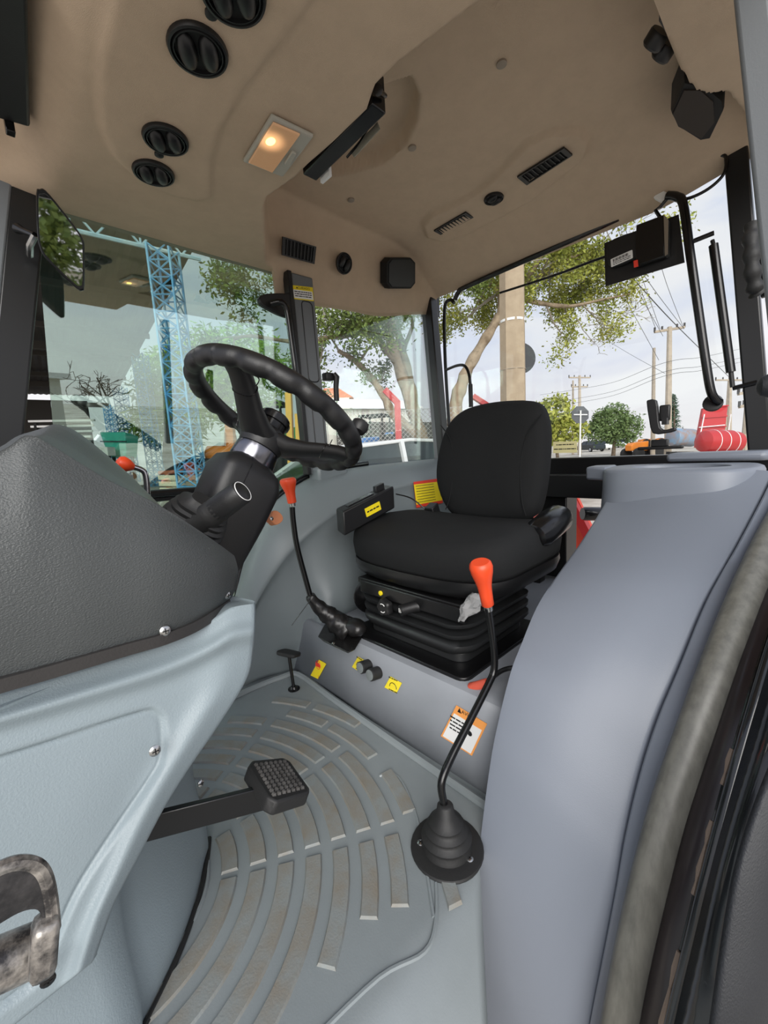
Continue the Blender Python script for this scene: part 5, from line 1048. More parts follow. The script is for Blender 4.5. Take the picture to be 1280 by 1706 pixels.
def upole(name, lab, px, top, D, r, arms, lean=0):
    b = G(px, D); t = hz(px+lean, top, D); o = empty(name, b, lab, 'pole', 'power poles'); g = MB(); g.tube([b, t], [r*1.25, r*.8], 8); g.build('shaft', 'wood_pole', o); ends = []
    for dz, half, tilt in arms:
        c = t+V(0, 0, -dz); a_ = c-cr*half+cu*tilt*half; b_ = c+cr*half-cu*tilt*half; g = MB(); g.bar(a_, b_, r*.8, r*.8); g.build('crossarm', 'wood_pole', o)
        for q in (a_, a_.lerp(b_, .25), a_.lerp(b_, .75), b_): g = MB(); g.tube([q, q+V(0, 0, r*1.6)], r*.35, 6); g.build('insulator', 'wire', o)
        ends += [a_, b_]
    return t, ends
tA, eA = upole('power_pole', 'tall power pole with one crossarm above the window latch', 1113, 545, 26, .17, [(.15, .95, -.16)], lean=3)
tB, eB = upole('power_pole', 'distant power pole with crossarm left of the round tree', 966, 626, 46, .17, [(.2, 1.2, 0), (1.2, .9, 0)])
upole('power_pole', 'thin distant pole beside the farthest crossarm pole', 955, 634, 48, .12, [])
upole('power_pole', 'bare slim pole left of the tall crossarm pole', 1088, 580, 28, .12, [], lean=2)
upole('power_pole', 'short pole with crossarm left of the near rear pillar', 1214, 628, 40, .17, [(.3, 1.4, 0)], lean=3)
upole('power_pole', 'leaning short pole touching the near rear pillar', 1207, 632, 42, .13, [], lean=8)
upole('power_pole', 'thick pole rising at the near rear pillar', 1242, 640, 22, .19, [(.4, .6, -.2), (1.1, .5, -.2)], lean=8)
def wire(pts, lab, r=.012, sag=.0):
    c = cat(pts, 8); g = MB(); g.tube(c, r, 5); tag(g.build('power_line', 'wire'), lab, 'wire', 'overhead power lines')
wire([hz(975, 385, 14), hz(1060, 470, 17), hz(1130, 545, 21), hz(1215, 628, 36)], 'thick overhead cable crossing the rear window diagonally', .022)
for i, (a, b) in enumerate((((1000, 300), (1093, 548)), ((1015, 300), (1100, 548)), ((1040, 440), (1105, 560)), ((980, 380), (1098, 600)), ((1060, 440), (1140, 548)))):
    wire([hz(*a, 16), hz((a[0]+b[0])/2, (a[1]+b[1])/2+2, 21), hz(*b, 26)], ('thin wire slanting down to the left end of the tall crossarm, upper of two', 'thin wire slanting down to the left end of the tall crossarm, lower of two', 'short thin wire slanting from the tracker plate to the tall pole', 'thin wire slanting down to the tall pole shaft below its crossarm', 'thin wire slanting from the tracker plate to the right end of the tall crossarm')[i], .013)
wire([hz(1140, 548, 26), hz(1110, 470, 22), hz(1085, 380, 18)], 'thin overhead wire rising steeply from the right end of the crossarm', .012)
for i, y in enumerate((640, 655, 662)):
    wire([hz(900, y+18, 50), hz(1010, y, 38), hz(1105, y-35, 26), hz(1170, y-45, 30), hz(1240, y-60, 40)], ('uppermost', 'middle', 'lowest')[i]+' of the three level wires running past the distant poles', .014)
wire([hz(1000, 560, 40), hz(1050, 590, 33), hz(1108, 622, 26)], 'single wire meeting the tall pole from the left at mid height', .013)
# road sign octagon seen from behind
sg = empty('stop_sign', G(966, 12), 'octagonal road sign seen from behind on a white post', 'sign'); c_ = hz(967, 691, 12); u_, k_2, a_2 = basis(-cf); g = MB()
g.prism([c_+(cr*math.cos(math.radians(22.5+45*i))+cu*math.sin(math.radians(22.5+45*i)))*.27 for i in range(8)], cf*.012); mat('sign_back', (82, 84, 88), .6); g.build('plate', 'sign_back', sg)
g = MB(); g.tube([V(c_.x, c_.y, gz(c_.x, c_.y)), c_+V(0, 0, .12)-cf*.02], .025, 8); g.build('post', 'white_print', sg); g = MB(); g.bar(c_-cr*.2-cf*.02, c_+cr*.2-cf*.02, .02, .03); g.build('bracket', 'white_print', sg)
# ---------------------------------------------------------------- vehicles and machines
mat('tyre', (34, 33, 33), .85); mat('car_white', (225, 225, 224), .3, coat=.5); mat('car_silver', (176, 180, 186), .3, metal=.4); mat('car_glass', (40, 46, 50), .1); mat('orange_paint', (226, 132, 44), .45); mat('blue_paint', (52, 120, 190), .45); mat('green_paint', (54, 140, 66), .45); mat('teal_paint', (66, 190, 170), .45); mat('yellow_paint', (238, 176, 52), .45); mat('red_paint', (176, 26, 32), .45); mat('red_orange', (226, 66, 36), .45); mat('blue_lattice', (70, 146, 200), .5, col2=(130, 180, 210), vscale=3); mat('tank_grey', (120, 150, 176), .4, col2=(150, 120, 100), vscale=2)
def car(name, lab, base, heading, L=4.0, W=1.7, H=1.45, body='car_white', logo=None, group=None):
    o = empty(name, base, lab, 'car', group); f = Vector((math.cos(heading), math.sin(heading), 0)); s = V(-f.y, f.x, 0); B = lambda a, b, c: Vector(base)+f*a+s*b+V(0, 0, c)
    prof = [(-L/2, .35), (-L/2, .75), (-L/2+.1, .9), (-L*.2, .98), (L*.25, .98), (L/2-.35, .86), (L/2-.05, .72), (L/2, .5), (L/2-.03, .28), (-L/2+.05, .28)]
    g = MB(); g.prism([B(a, -W/2, c*H/1.45) for a, c in prof], s*W); g.build('body', body, o, bevel=.08, bseg=3)
    cab = [(-L/2+.15, .92), (-L/2+.45, 1.40), (-L*.1, 1.45), (L*.10, 1.40), (L*.30, .95)]
    rings = [[B(a*(1), b*W/2*(.96-.16*(c-.92)/.5), c*H/1.45) for a, c in cab] for b in (-1, -.5, .5, 1)]
    g = MB(); g.grid(rings); g.f += [tuple(range(5)), tuple(range(15, 20))]; g.build('greenhouse', 'car_glass', o, sharp=30)
    rf = [(-L/2+.42, 1.41), (-L*.1, 1.465), (L*.10, 1.415)]; g = MB(); g.grid([[B(a, b*W/2*.83, c*H/1.45) for a, c in rf] for b in (-1, 0, 1)]); g.build('roof', body, o, solid=.04, bevel=.01)
    for b in (-1, 1):
        for seg in (((L*.10, 1.40), (L*.30, .95)), ((-L*.06, 1.43), (-L*.06, .95)), ((-L/2+.45, 1.40), (-L/2+.15, .92))):
            (a0, c0), (a1, c1) = seg; g = MB(); g.bar(B(a0, b*W/2*.82, c0*H/1.45), B(a1, b*W/2*.965, c1*H/1.45), .05, .06); g.build('roof_pillar', body, o)
    for a in (-L*.32, L*.32):
        for b in (-1, 1): g = MB(); g.lathe([(.2, -.09), (.31, -.09), (.32, 0), (.31, .09), (.2, .09)], B(a, b*(W/2-.06), .32), s, 18); wl_ = g.build('wheel', 'tyre', o); g = MB(); g.lathe([(.19, -.1), (.19, .1)], B(a, b*(W/2-.06), .32), s, 14); g.build('rim', 'car_silver', wl_)
    for b in (-1, 1): g = MB(); g.obox(B(L/2-.10, b*(W/2-.25), .66*H/1.45), f*.06, s*.18, V(0, 0, .07)); g.build('headlamp', 'clear_plate', o, bevel=.02)
    g = MB(); g.obox(B(L/2-.005, 0, .52*H/1.45), f*.02, s*.5, V(0, 0, .09)); g.build('grille', 'car_glass', o)
    return o, B, f, s
# white car beside the far door
vb = V(3.5, 4.12, gz(3.5, 4.12)); vh = math.atan2(.16, -.99)
vo, B, f, s = car('white_car', 'white hatchback parked beyond the far door behind the steering wheel', vb, vh, L=3.6, H=1.45, W=1.6)
lc = B(3.6/2+.012, 0, .70); lg = MB()
lg.tube([lc+(s*math.cos(q)+V(0, 0, 1)*math.sin(q))*.06 for q in [2*math.pi*i/24 for i in range(24)]], .006, 6, closed=True)
for pts in (((-.032, .046), (0, -.01), (.032, .046)), ((-.052, .012), (-.026, -.048), (0, -.005), (.026, -.048), (.052, .012))): lg.tube([lc+s*a+V(0, 0, b) for a, b in pts], .006, 6)
lg.build('emblem', 'black_print', vo)
car('silver_car', 'silver car far away below the round tree', G(1034, 70), .6, body='car_silver', group='cars on the far road'); car('dark_car', 'dark car far away right of the sign post', G(984, 55), .9, body='car_glass', group='cars on the far road'); car('pale_car', 'pale car far away left of the orange tractor', G(1008, 60), .5, body='car_white', group='cars on the far road')
def machine(name, lab, base, heading, body, sc_=1.0, cabin=True, group=None, roofm=None):
    o = empty(name, base, lab, 'tractor', group); f = Vector((math.cos(heading), math.sin(heading), 0)); s = V(-f.y, f.x, 0); B = lambda a, b, c: Vector(base)+(f*a+s*b+V(0, 0, c))*sc_
    g = MB(); g.prism([B(a, -.35, c) for a, c in ((.2, .7), (1.9, .75), (1.95, 1.2), (1.7, 1.4), (.2, 1.5))], s*.7*sc_); g.build('bonnet', body, o, bevel=.05*sc_)
    for b in (-1, 1):
        g = MB(); g.lathe([(.35, -.22), (.72, -.22), (.78, -.1), (.78, .1), (.72, .22), (.35, .22)], B(-.5, b*.75, .78), s, 20); w1 = g.build('rear_wheel', 'tyre', o); g = MB(); g.lathe([(.36, -.15), (.36, .15)], B(-.5, b*.75, .78), s, 16); g.build('rim', body, w1)
        g = MB(); g.lathe([(.2, -.14), (.42, -.14), (.46, 0), (.42, .14), (.2, .14)], B(1.5, b*.65, .46), s, 18); w1 = g.build('front_wheel', 'tyre', o)
        g = MB(); g.prism([B(a, b*.75-.2, c) for a, c in ((-1.2, 1.3), (-1.0, 1.65), (0, 1.65), (.2, 1.2), (.1, 1.2), (-.1, 1.55), (-.95, 1.55))], s*.4*sc_); g.build('mudguard', body, o)
    g = MB(); g.bar(B(-.7, 0, .7), B(.3, 0, .7), .5*sc_, .4*sc_); g.build('chassis', 'tyre', o)
    if cabin:
        for a, b in ((-.9, -.5), (-.9, .5), (.15, -.5), (.15, .5)): g = MB(); g.bar(B(a, b, 1.2), B(a, b, 2.4), .06*sc_, .06*sc_, (1, 0, 0)); g.build('roof_post', 'tyre', o)
        g = MB(); g.prism([B(a, b, 2.4) for a, b in ((-1.0, -.6), (.3, -.6), (.3, .6), (-1.0, .6))], (0, 0, .1*sc_)); g.build('roof', roofm or body, o, bevel=.03*sc_)
    return o
machine('orange_tractor', 'orange wheel loader far behind the window latch', G(1078, 30), 2.6, 'orange_paint', .85, False)
tkb = G(1138, 24); tko = empty('water_tank', tkb, 'blue grey cylindrical tank trailer right of the window latch', 'tank'); tc_ = hz(1138, 729, 24); ax_ = cr*.92+cf*.2; g = MB(); g.lathe([(.2, -.85), (.48, -.75), (.52, -.6), (.52, .6), (.48, .75), (.2, .85)], tc_, ax_, 22); g.build('vessel', 'tank_grey', tko)
for a in (-.5, .5): g = MB(); g.lathe([(.3, -.1), (.3, .1)], V(tkb.x, tkb.y, tkb.z+.3)+cr*a, cf, 14); g.build('wheel', 'tyre', tko)
g = MB(); g.bar(V(tkb.x, tkb.y, tkb.z+.45)-cr*.9, V(tkb.x, tkb.y, tkb.z+.45)+cr*.9, .3, .3); g.build('chassis', 'tyre', tko)
# red tipping trailer and red tank
rb = G(1188, 17); rt = empty('red_trailer', rb, 'red tipping trailer raised upright near the rear pillar', 'trailer')
qd = [hz(1160, 745, 17), hz(1205, 745, 17), hz(1213, 676, 17), hz(1172, 680, 17)]; g = MB(); g.prism(qd, cf*.12); g.build('bed', 'red_paint', rt)
for i in range(5):
    t = i/4; g = MB(); g.bar(qd[0].lerp(qd[3], t)-cf*.03, qd[1].lerp(qd[2], t)-cf*.03, .05, .05, -cf); g.build('rib', 'red_paint', rt)
for x0, x1 in ((1163, 1170), (1210, 1214)):
    g = MB(); g.bar(hz(x0, 745, 16.9), hz(x1+4, 690, 16.9), .03, .03, -cf); g.build('white_rail', 'white_print', rt)
g = MB(); g.bar(hz(1165, 712, 16.9), hz(1208, 708, 16.9), .03, .03, -cf); g.build('white_rail', 'white_print', rt)
g = MB(); g.bar(V(rb.x, rb.y, rb.z)+cr*.3, hz(1185, 745, 17.1), .5, .3, cr); g.build('chassis', 'red_paint', rt)
for a in (-.4, .5): g = MB(); g.lathe([(.3, -.12), (.3, .12)], rb+V(0, 0, .3)+cr*a, cf, 14); g.build('wheel', 'tyre', rt)
r2b = G(1200, 15); r2 = empty('red_tank', r2b, 'red round tank in front of the raised trailer', 'tank'); g = MB(); g.lathe([(.15, -.85), (.38, -.7), (.43, -.4), (.43, .4), (.38, .7), (.15, .85)], hz(1200, 736, 15), cr*.95+cf*.15, 22); g.build('vessel', 'red_paint', r2)
for a in (-.4, 0, .4): g = MB(); q_ = hz(1200, 736, 15)+(cr*.95+cf*.15)*a; g.lathe([(.436, -.012), (.436, .012)], q_, cr*.95+cf*.15, 22); g.build('hoop', 'white_print', r2)
g = MB(); g.bar(r2b+cr*-.5+V(0, 0, .35), r2b+cr*.5+V(0, 0, .35), .5, .7); g.build('frame', 'tyre', r2)
cn = empty('canopy_cart', G(1222, 19), 'pale flat canopy on thin posts beside the red tank', 'canopy')
for x in (1210, 1240): g = MB(); q_ = hz(x, 728, 19); g.tube([V(q_.x, q_.y, gz(q_.x, q_.y)), q_], .03, 6); g.build('post', 'wood_pole', cn)
g = MB(); g.bar(hz(1205, 727, 19), hz(1246, 724, 19), 1.2, .08); g.build('roof', 'concrete', cn)
# house with white roof behind the fence
hs = empty('low_house', G(620, 22), 'low white house with metal roof behind the chain link fence', 'house')
a_, b_ = hz(545, 684, 22), hz(700, 684, 24); mat('roof_sheet', (224, 222, 218), .5); mat('roof_tile', (196, 118, 84), .8); mat('house_wall', (206, 202, 190), .8)
dn = V(b_.y-a_.y, -(b_.x-a_.x), 0).normalized(); dn = dn if dn.dot(cf) > 0 else -dn
g = MB(); g.prism([V(a_.x, a_.y, gz(a_.x, a_.y)-.1), V(b_.x, b_.y, gz(b_.x, b_.y)-.1), V(b_.x, b_.y, b_.z+.1), V(a_.x, a_.y, a_.z+.1)], dn*5); g.build('walls', 'house_wall', hs)
g = MB(); g.prism([a_-dn*.4+V(0, 0, .1), b_-dn*.4+V(0, 0, .1), b_+dn*3+V(0, 0, .95), a_+dn*3+V(0, 0, .95)], V(0, 0, .08)); g.build('roof', 'roof_sheet', hs)
for i in range(26):
    t = (i+.5)/26; p_ = a_.lerp(b_, t)-dn*.04; g = MB(); g.bar(V(p_.x, p_.y, p_.z-.75), V(p_.x, p_.y, p_.z), .05, .04, dn); g.build('wall_slat', 'roof_sheet', hs)
g = MB(); a2, b2 = hz(560, 703, 21.5), hz(735, 703, 22.5); g.prism([V(a2.x, a2.y, gz(a2.x, a2.y)), V(b2.x, b2.y, gz(b2.x, b2.y)), b2, a2], dn*.1); g.build('dark_panel', 'shed_dark' if 'shed_dark' in MATS else mat('shed_dark', (70, 66, 62), .9), hs)  # added dark panel, stands in for the darkness behind the fence
h2 = empty('tiled_house', G(560, 30), 'small house with orange tiled roof behind the steering wheel', 'house'); a_, b_ = hz(525, 664, 30), hz(582, 662, 30); g = MB(); g.prism([V(a_.x, a_.y, gz(a_.x, a_.y)), V(b_.x, b_.y, gz(b_.x, b_.y)), b_, a_], cf*3); g.build('walls', 'house_wall', h2); g = MB(); g.prism([a_-cr*.3, b_+cr*.3, b_.lerp(a_, .3)+V(0, 0, .7), a_.lerp(b_, .3)+V(0, 0, .7)], cf*3); g.build('roof', 'roof_tile', h2)
# chain link fence with red posts
DF = 7.5; fe = empty('chain_fence', G(660, DF), 'chain link fence with red steel posts beyond the side window', 'fence')
for x in (664,):
    b_ = G(x, DF); t_ = hz(x-2, 668, DF); g = MB(); g.bar(b_, t_, .11, .11, cr); g.build('post', 'red_orange' if False else 'red_paint', fe); g = MB(); g.bar(t_+V(0, 0, -.03), t_-cr*.22+V(0, 0, .20), .11, .11, cr); g.build('bent_top', 'red_paint', fe)
fl0, fl1 = hz(560, 690, DF), hz(770, 690, DF); zlo = min(gz(fl0.x, fl0.y), gz(fl1.x, fl1.y)); g = MB(); hd = V(fl1.x-fl0.x, fl1.y-fl0.y, 0); W_ = hd.length; hd = hd.normalized(); H_ = fl0.z-zlo; st_ = .085
mat('fence_wire', (176, 174, 170), .5); n_w = int((W_+H_)/st_)
for i in range(n_w):
    for sgn in (1, -1):
        x0 = i*st_-H_ if sgn == 1 else i*st_; pts = []
        a = max(0, -x0/1) if sgn == 1 else max(0, x0-W_); b = min(H_, W_-x0) if sgn == 1 else min(H_, x0)
        if b > a: g.tube([V(fl0.x, fl0.y, zlo)+hd*(x0+sgn*q)+V(0, 0, q) for q in (a, b)], .0045, 3, cap=False)
tag(g.build('wire_mesh', 'fence_wire', fe), kind='stuff')
for z in (0.0, H_*.5, H_): g = MB(); g.tube([V(fl0.x, fl0.y, zlo+z), V(fl1.x, fl1.y, zlo+z)], .005, 5); g.build('straining_wire', 'fence_wire', fe)
g = MB(); g.bar(hz(788, 660, 7), hz(845, 697, 7), .08, .08, cu); lr = g.build('red_rail', 'red_paint'); g2 = MB(); q_ = hz(815, 678, 7.02); g2.bar(V(q_.x, q_.y, gz(q_.x, q_.y)), q_, .06, .06, cr); g2.build('post', 'red_paint', lr); tag(lr, 'slanting red rail behind the backrest', 'rail')
machine('blue_tractor', 'blue tractor standing behind the chain link fence', G(625, 15), 3.6, 'blue_paint', .8, True, roofm='tyre'); machine('red_tractor', 'red tractor at the foot of the crooked tree', G(722, 11), 3.3, 'red_paint', .7, False)
machine('green_tractor', 'green tractor with black cab roof behind the steering wheel', G(452, 13), 3.9, 'green_paint', .95, True, roofm='tyre')
# yellow frame and orange machine behind the wheel
yf = empty('yellow_gantry', G(492, 7), 'yellow steel frame standing beyond the far door', 'frame')
for x, t in ((481, 655), (497, 690), (512, 690)): b_ = G(x, 7); t_ = hz(x, t, 7); g = MB(); g.bar(b_, t_, .13, .1, cr); g.build('upright', 'yellow_paint', yf)
g = MB(); g.bar(hz(480, 740, 7), hz(514, 745, 7), .1, .12); g.build('crosspiece', 'yellow_paint', yf)
om = empty('orange_machine', G(378, 8.5), 'orange farm implement with upright post beyond the far door', 'machine')
g = MB(); g.bar(G(384, 8.5), hz(382, 690, 8.5), .16, .16, cr); g.build('upright', 'orange_paint', om); g = MB(); g.lathe([(.10, -.35), (.18, -.3), (.18, .3), (.10, .35)], hz(372, 757, 8.5), cr, 14); g.build('drum', 'orange_paint', om); g = MB(); g.bar(hz(372, 720, 8.4), hz(372, 742, 8.4), .07, .07, cr); g.build('white_cylinder', 'white_print', om)
g = MB(); q_ = hz(360, 775, 8.5); g.bar(V(q_.x, q_.y, gz(q_.x, q_.y)+.05), V(q_.x, q_.y, gz(q_.x, q_.y)+.05)+cr*.6, .2, .2); g.build('skid', 'orange_paint', om)
# ---------------------------------------------------------------- open shed with blue lattice steelwork
ZS = 4.3
eL, eR = P(126, 384, Z=ZS), P(334, 432, Z=ZS); shed = empty('open_shed', V(eR.x, eR.y, gz(eR.x, eR.y)), 'open shed with dark corrugated roof and pale blue lattice steel', 'shed')
ed_ = (eR-eL).normalized(); en = V(-ed_.y, ed_.x, 0); en = en if en.dot(V(0, 1, 0)) > 0 else -en; eLL = eL-ed_*9
mat('shed_roof', (52, 49, 47), .7, var=.3, vscale=2); mat('shed_dark', (70, 66, 62), .9)
g = MB(); nn = 120; Ls = (eR-eLL).length; rows = []
for k in (-.25, 14):
    rows.append([eLL+ed_*(Ls*i/nn)+en*k+V(0, 0, -.16*k*.0+.30-.05*k+(.03 if i % 2 else 0)) for i in range(nn+1)])
g.grid(rows); g.build('roof_sheet', 'shed_roof', shed, sharp=10)
for k in (2.5, 5.0, 7.5, 10): g = MB(); g.bar(eLL+en*k+V(0, 0, .2-.05*k), eR+en*k+V(0, 0, .2-.05*k), .08, .12); g.build('purlin', 'shed_dark', shed)
def lattice(a, b, wv, h, nbay, m, par, nm, rch=.022):
    """square lattice girder a->b, wv and h are half vectors"""
    a, b = Vector(a), Vector(b); wv, h = Vector(wv), Vector(h); g = MB(); cs = [wv+h, wv-h, -wv-h, -wv+h]
    for c in cs: g.tube([a+c, b+c], rch, 5)
    for i in range(nbay):
        t0, t1 = i/nbay, (i+1)/nbay
        for j in range(4):
            c0_, c1_ = cs[j], cs[(j+1) % 4]; p0_, p1_ = a.lerp(b, t0), a.lerp(b, t1); g.tube([p0_+c0_, p1_+c1_], rch*.6, 4); g.tube([p0_+c1_, p1_+c0_], rch*.6, 4)
            g.tube([p0_+c0_, p0_+c1_], rch*.6, 4)
    return g.build(nm, m, par)
g = MB()
for dz in (.0, .36): g.tube([eLL+V(0, 0, dz), eR+V(0, 0, dz)], .032, 6)
nb_ = 36
for i in range(nb_):
    p0_, p1_ = eLL.lerp(eR, i/nb_), eLL.lerp(eR, (i+1)/nb_); g.tube([p0_, p1_+V(0, 0, .36)] if i % 2 else [p0_+V(0, 0, .36), p1_], .018, 5)
    if i % 3 == 0: g.tube([p0_, p0_+V(0, 0, .36)], .018, 5)
mat('pale_lattice', (206, 218, 224), .5, col2=(150, 190, 214), vscale=2); g.build('eaves_girder', 'pale_lattice', shed)
def colm_(px_t, py_t, D, hw, nb):
    t = hz(px_t, py_t, D); lattice(V(t.x, t.y, gz(t.x, t.y)), t, ed_*hw, en*hw, nb, 'blue_lattice', shed, 'column', .02)
cD = (eR-CAM).dot(cf)
for px_c, D_c, hw_, k in ((316, cD*.99, .17, 0.1), (258, 12.5, .16, 3), (218, 16.5, .18, 6), (196, 20, .18, 9)):
    q_ = hz(px_c, 772, D_c); lattice(V(q_.x, q_.y, gz(q_.x, q_.y)), V(q_.x, q_.y, 4.25-.05*k), cr*hw_, (cf-V(0, 0, cf.z))*hw_, 16, 'blue_lattice', shed, 'column', .021)
    if k > 1: g = MB(); g.bar(V(q_.x, q_.y, 4.25-.05*k), V(q_.x, q_.y, 4.25-.05*k)-ed_*8, .1, .2); g.build('rafter', 'shed_dark', shed)
bw0 = eLL+en*14; bw1 = eR-ed_*1.0+en*14
g = MB(); g.prism([V(bw0.x, bw0.y, gz(bw0.x, bw0.y)-.2), V(bw1.x, bw1.y, gz(bw1.x, bw1.y)-.2), V(bw1.x, bw1.y, 3.7), V(bw0.x, bw0.y, 3.7)], en*.1); g.build('dark_backdrop', 'shed_dark', shed)  # dark sheet added to make the shed interior dark
# things standing under the shed
tm = empty('teal_hopper', G(203, 11), 'turquoise machine hopper under the shed', 'machine'); c_ = hz(202, 742, 11); g = MB(); g.loft([[c_+cr*x*.8+cf*y*.8+V(0, 0, -.32) for x, y in ((-.30, -.3), (.30, -.3), (.30, .3), (-.30, .3))], [c_+cr*x+cf*y+V(0, 0, .30) for x, y in ((-.34, -.3), (.34, -.3), (.34, .3), (-.34, .3))]]); g.build('bin', 'teal_paint', tm, bevel=.03)
for a in (-.25, .25): g = MB(); g.bar(V(c_.x, c_.y, gz(c_.x, c_.y))+cr*a, c_+cr*a+V(0, 0, -.3), .06, .06, cr); g.build('leg', 'tyre', tm)
g = MB(); g.bar(c_+cr*-.34+cf*-.31+V(0, 0, .05), c_+cr*.34+cf*-.31+V(0, 0, .05), .03, .03); g.build('trim_strip', 'car_glass', tm)
pl = empty('seed_planter', G(150, 10.5), 'white slatted farm planter under the shed', 'machine')
for i in range(6):
    y = 700+i*9; g = MB(); g.bar(hz(48+i*4, y+2, 10.5), hz(158-i*2, y, 10.5), .05, .05); g.build('slat', 'white_print', pl)
g = MB(); a_, b_ = hz(120, 752, 10.4), hz(186, 752, 10.4); g.bar(a_, b_, .3, .22); g.build('seed_box', 'white_print', pl)
for x in (60, 110, 150, 180): q_ = hz(x, 755, 10.5); g = MB(); g.bar(V(q_.x, q_.y, gz(q_.x, q_.y)), hz(x, 705 if x < 120 else 752, 10.5), .07, .07, cr); g.build('stand', 'tyre', pl)
bt = empty('big_tyre_machine', G(302, 8.2), 'machine with large black tyre and blue box beside the nearest column', 'machine'); q_ = G(302, 8.2)
c_ = hz(298, 748, 8.2); g = MB(); g.lathe([(.25, -.16), (.52, -.18), (.60, -.1), (.60, .1), (.52, .18), (.25, .16)], c_, cr*.75+cf*.66, 26); tyr = g.build('tyre', 'tyre', bt, sharp=35)
for i in range(20):
    q = 2*math.pi*i/20; u_, k_2, a_2 = basis(cr*.75+cf*.66); e_ = u_*math.cos(q)+k_2*math.sin(q); g = MB(); g.bar(c_+e_*.60-a_2*.14, c_+(u_*math.cos(q+.2)+k_2*math.sin(q+.2))*.61+a_2*.14, .05, .04, e_); g.build('tread_bar', 'tyre', tyr)
g = MB(); g.obox(hz(313, 722, 8.0), cr*.11, cf*.1, V(0, 0, .08)); g.build('blue_box', 'blue_paint', bt, bevel=.01)
g = MB(); g.obox(V(c_.x, c_.y, c_.z-.3)+cr*.5+cf*.2, cr*.4, cf*.15, V(0, 0, .12)); g.build('axle_box', 'tyre', bt)
g = MB(); g.bar(V(q_.x, q_.y, q_.z)+cr*.3, hz(313, 725, 8.1), .08, .08, cr); g.build('stand', 'tyre', bt)
mat('crate_cream', (206, 196, 172), .8)
for i, (x, D, nm) in enumerate(((282, 7.4, 'cream slatted crate at the foot of the nearest blue column'), (312, 7.2, 'grey slatted crate right of the cream crate'))):
    b_ = G(x, D); o = empty('slat_crate', b_, nm, 'crate', 'crates by the column'); zt_ = hz(x, 792, D).z; hgt = max(.2, zt_-b_.z)
    for k in range(4):
        for sgn in (-1, 1):
            g = MB(); zc = b_.z+hgt*(k+.5)/4; g.obox(V(b_.x, b_.y, zc)+cf*.15*sgn, cr*.17, cf*.008, V(0, 0, hgt/4*.36)); g.build('slat', 'crate_cream' if i == 0 else 'wood_pole', o)
            g = MB(); g.obox(V(b_.x, b_.y, zc)+cr*.165*sgn, cf*.15, cr*.008, V(0, 0, hgt/4*.36)); g.build('slat', 'crate_cream' if i == 0 else 'wood_pole', o)
g = MB(); q0, q1 = hz(265, 788, 7.8), hz(335, 783, 7.8); g.tube([q0, q1], .04, 10); ro = g.build('rusty_axle', mat('rust', (150, 84, 58), .8)); tag(ro, 'rusty round axle lying across stands beyond the crates', 'axle')
for t in (.2, .8): p_ = q0.lerp(q1, t); g = MB(); g.bar(V(p_.x, p_.y, gz(p_.x, p_.y)), p_, .08, .08, cr); g.build('stand', 'rust', ro)
# red implement behind the cab, seen under the rear beam
ri = empty('red_implement', V(2.7, .95, gz(2.7, .95)), 'orange red steel implement behind the cab under the rear beam', 'implement')
zz_ = lambda x, y: P(x, y, X=2.55)
g = MB(); g.prism([zz_(900, 1010), zz_(940, 1010), zz_(1000, 960), zz_(1010, 930), zz_(955, 815), zz_(900, 815)], (.03, 0, 0)); g.build('side_plate', 'red_orange', ri)
g = MB(); g.bar(zz_(948, 820)+V(-.03, 0, 0), zz_(1005, 930)+V(-.03, 0, 0), .05, .05, (1, 0, 0)); g.build('edge_bar', 'red_paint', ri)
for a, b in (((925, 868), (955, 868)), ((930, 895), (955, 868))): g = MB(); g.bar(zz_(*a)+V(-.015, 0, 0), zz_(*b)+V(-.015, 0, 0), .006, .02, (1, 0, 0)); g.build('weld_line', 'red_paint', ri)
g = MB(); q_ = zz_(940, 1000); g.bar(V(q_.x, q_.y, gz(q_.x, q_.y)), q_, .1, .1, (1, 0, 0)); g.build('leg', 'red_paint', ri)
g = MB(); pp = P(990, 856, X=2.2); g.lathe([(.03, -.06), (.035, -.05), (.035, .05), (.03, .06)], pp, cr, 14); tag(g.build('linkage_pin', 'black_gloss', ri))
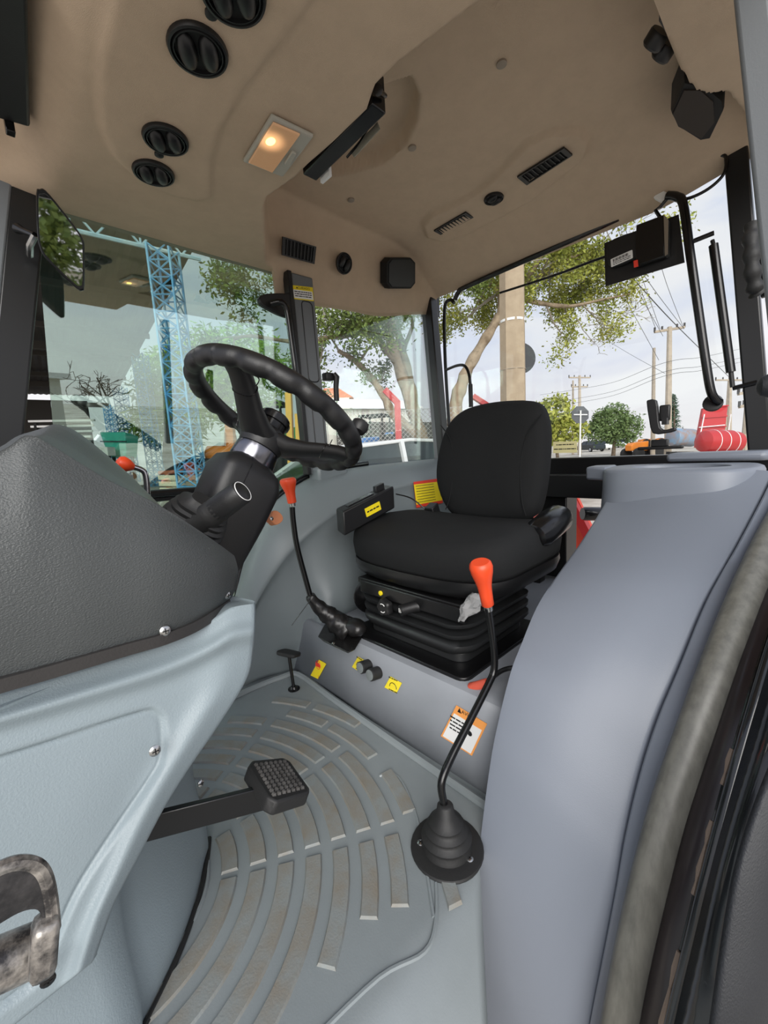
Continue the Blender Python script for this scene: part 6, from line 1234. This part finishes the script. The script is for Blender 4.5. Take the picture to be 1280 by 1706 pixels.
# ---------------------------------------------------------------- beyond the open door, behind the camera (seen in the door glass and mirror)
lp = empty('street_lamp', V(1.2, -14, gz(1.2, -14)), 'slim street lamp on the road side, mirrored in the far door glass', 'lamp'); g = MB(); g.tube(cat([lp.location, V(1.2, -14, 2.2), V(1.35, -14, 3.0), V(1.1, -13.9, 3.35)], 5), .05, 8); g.build('mast', 'wire', lp); g = MB(); g.lathe([(.08, -.28), (.13, 0), (.08, .28)], V(1.08, -13.9, 3.5), (0, 0, 1), 12); g.build('head', 'wire', lp)
for i, (z0, z1) in enumerate(((4.6, 5.4), (5.6, 6.8), (7.0, 8.2), (8.0, 9.6), (9.5, 11.5))):
    g = MB(); g.tube([V(-12+k*2.4, -13-.1*i, z1+(z0-z1)*k/12-.35*math.sin(math.pi*k/12)) for k in range(13)], .025, 5); tag(g.build('road_wire', 'wire'), ('lowest', 'second lowest', 'middle', 'second highest', 'highest')[i]+' of the five road wires mirrored in the far door glass', 'wire', 'wires along the road')
blob_tree('street_tree', 'dark green street tree behind the viewer, seen in the mirror', V(-2.8, -12, gz(0, -12)), [(V(-2.8, -12, 2.6), 1.5, 1.4), (V(-4.2, -12.2, 2.2), 1.3, 1.2), (V(-1.9, -12, 1.7), .8, .8)], 4500, .25, 'leaf_dark', 61, group='trees across the road')
wb = empty('white_building', V(-5, -22, gz(0, -22)), 'low white building across the road, seen in the mirror', 'building'); g = MB(); g.box(-14, 3, -26, -22, -.8, 1.6); g.build('walls', 'house_wall', wb); g = MB(); g.box(-14.4, 3.4, -26.4, -21.6, 1.6, 1.85); g.build('roof', 'roof_sheet', wb)
rr_ = random.Random(9); out = []; tips = []; [branch_set(V(2.6, -10, .6), V(rr_.gauss(0, .5), rr_.gauss(0, .3), 1), .9, .035, 4, rr_, out, tips) for _ in range(3)]
bt_ = empty('bare_street_tree', V(2.6, -10, gz(2.6, -10)), 'leafless small street tree mirrored in the far door glass', 'tree', 'trees across the road'); g = MB(); g.tube([bt_.location, V(2.6, -10, .65)], [.08, .05], 8); g.build('trunk', 'bark_dark', bt_); g = MB(); [g.tube(p, [max(.006, q) for q in r], 4, cap=False) for p, r in out]; tag(g.build('branches', 'bark_dark', bt_), kind='stuff')
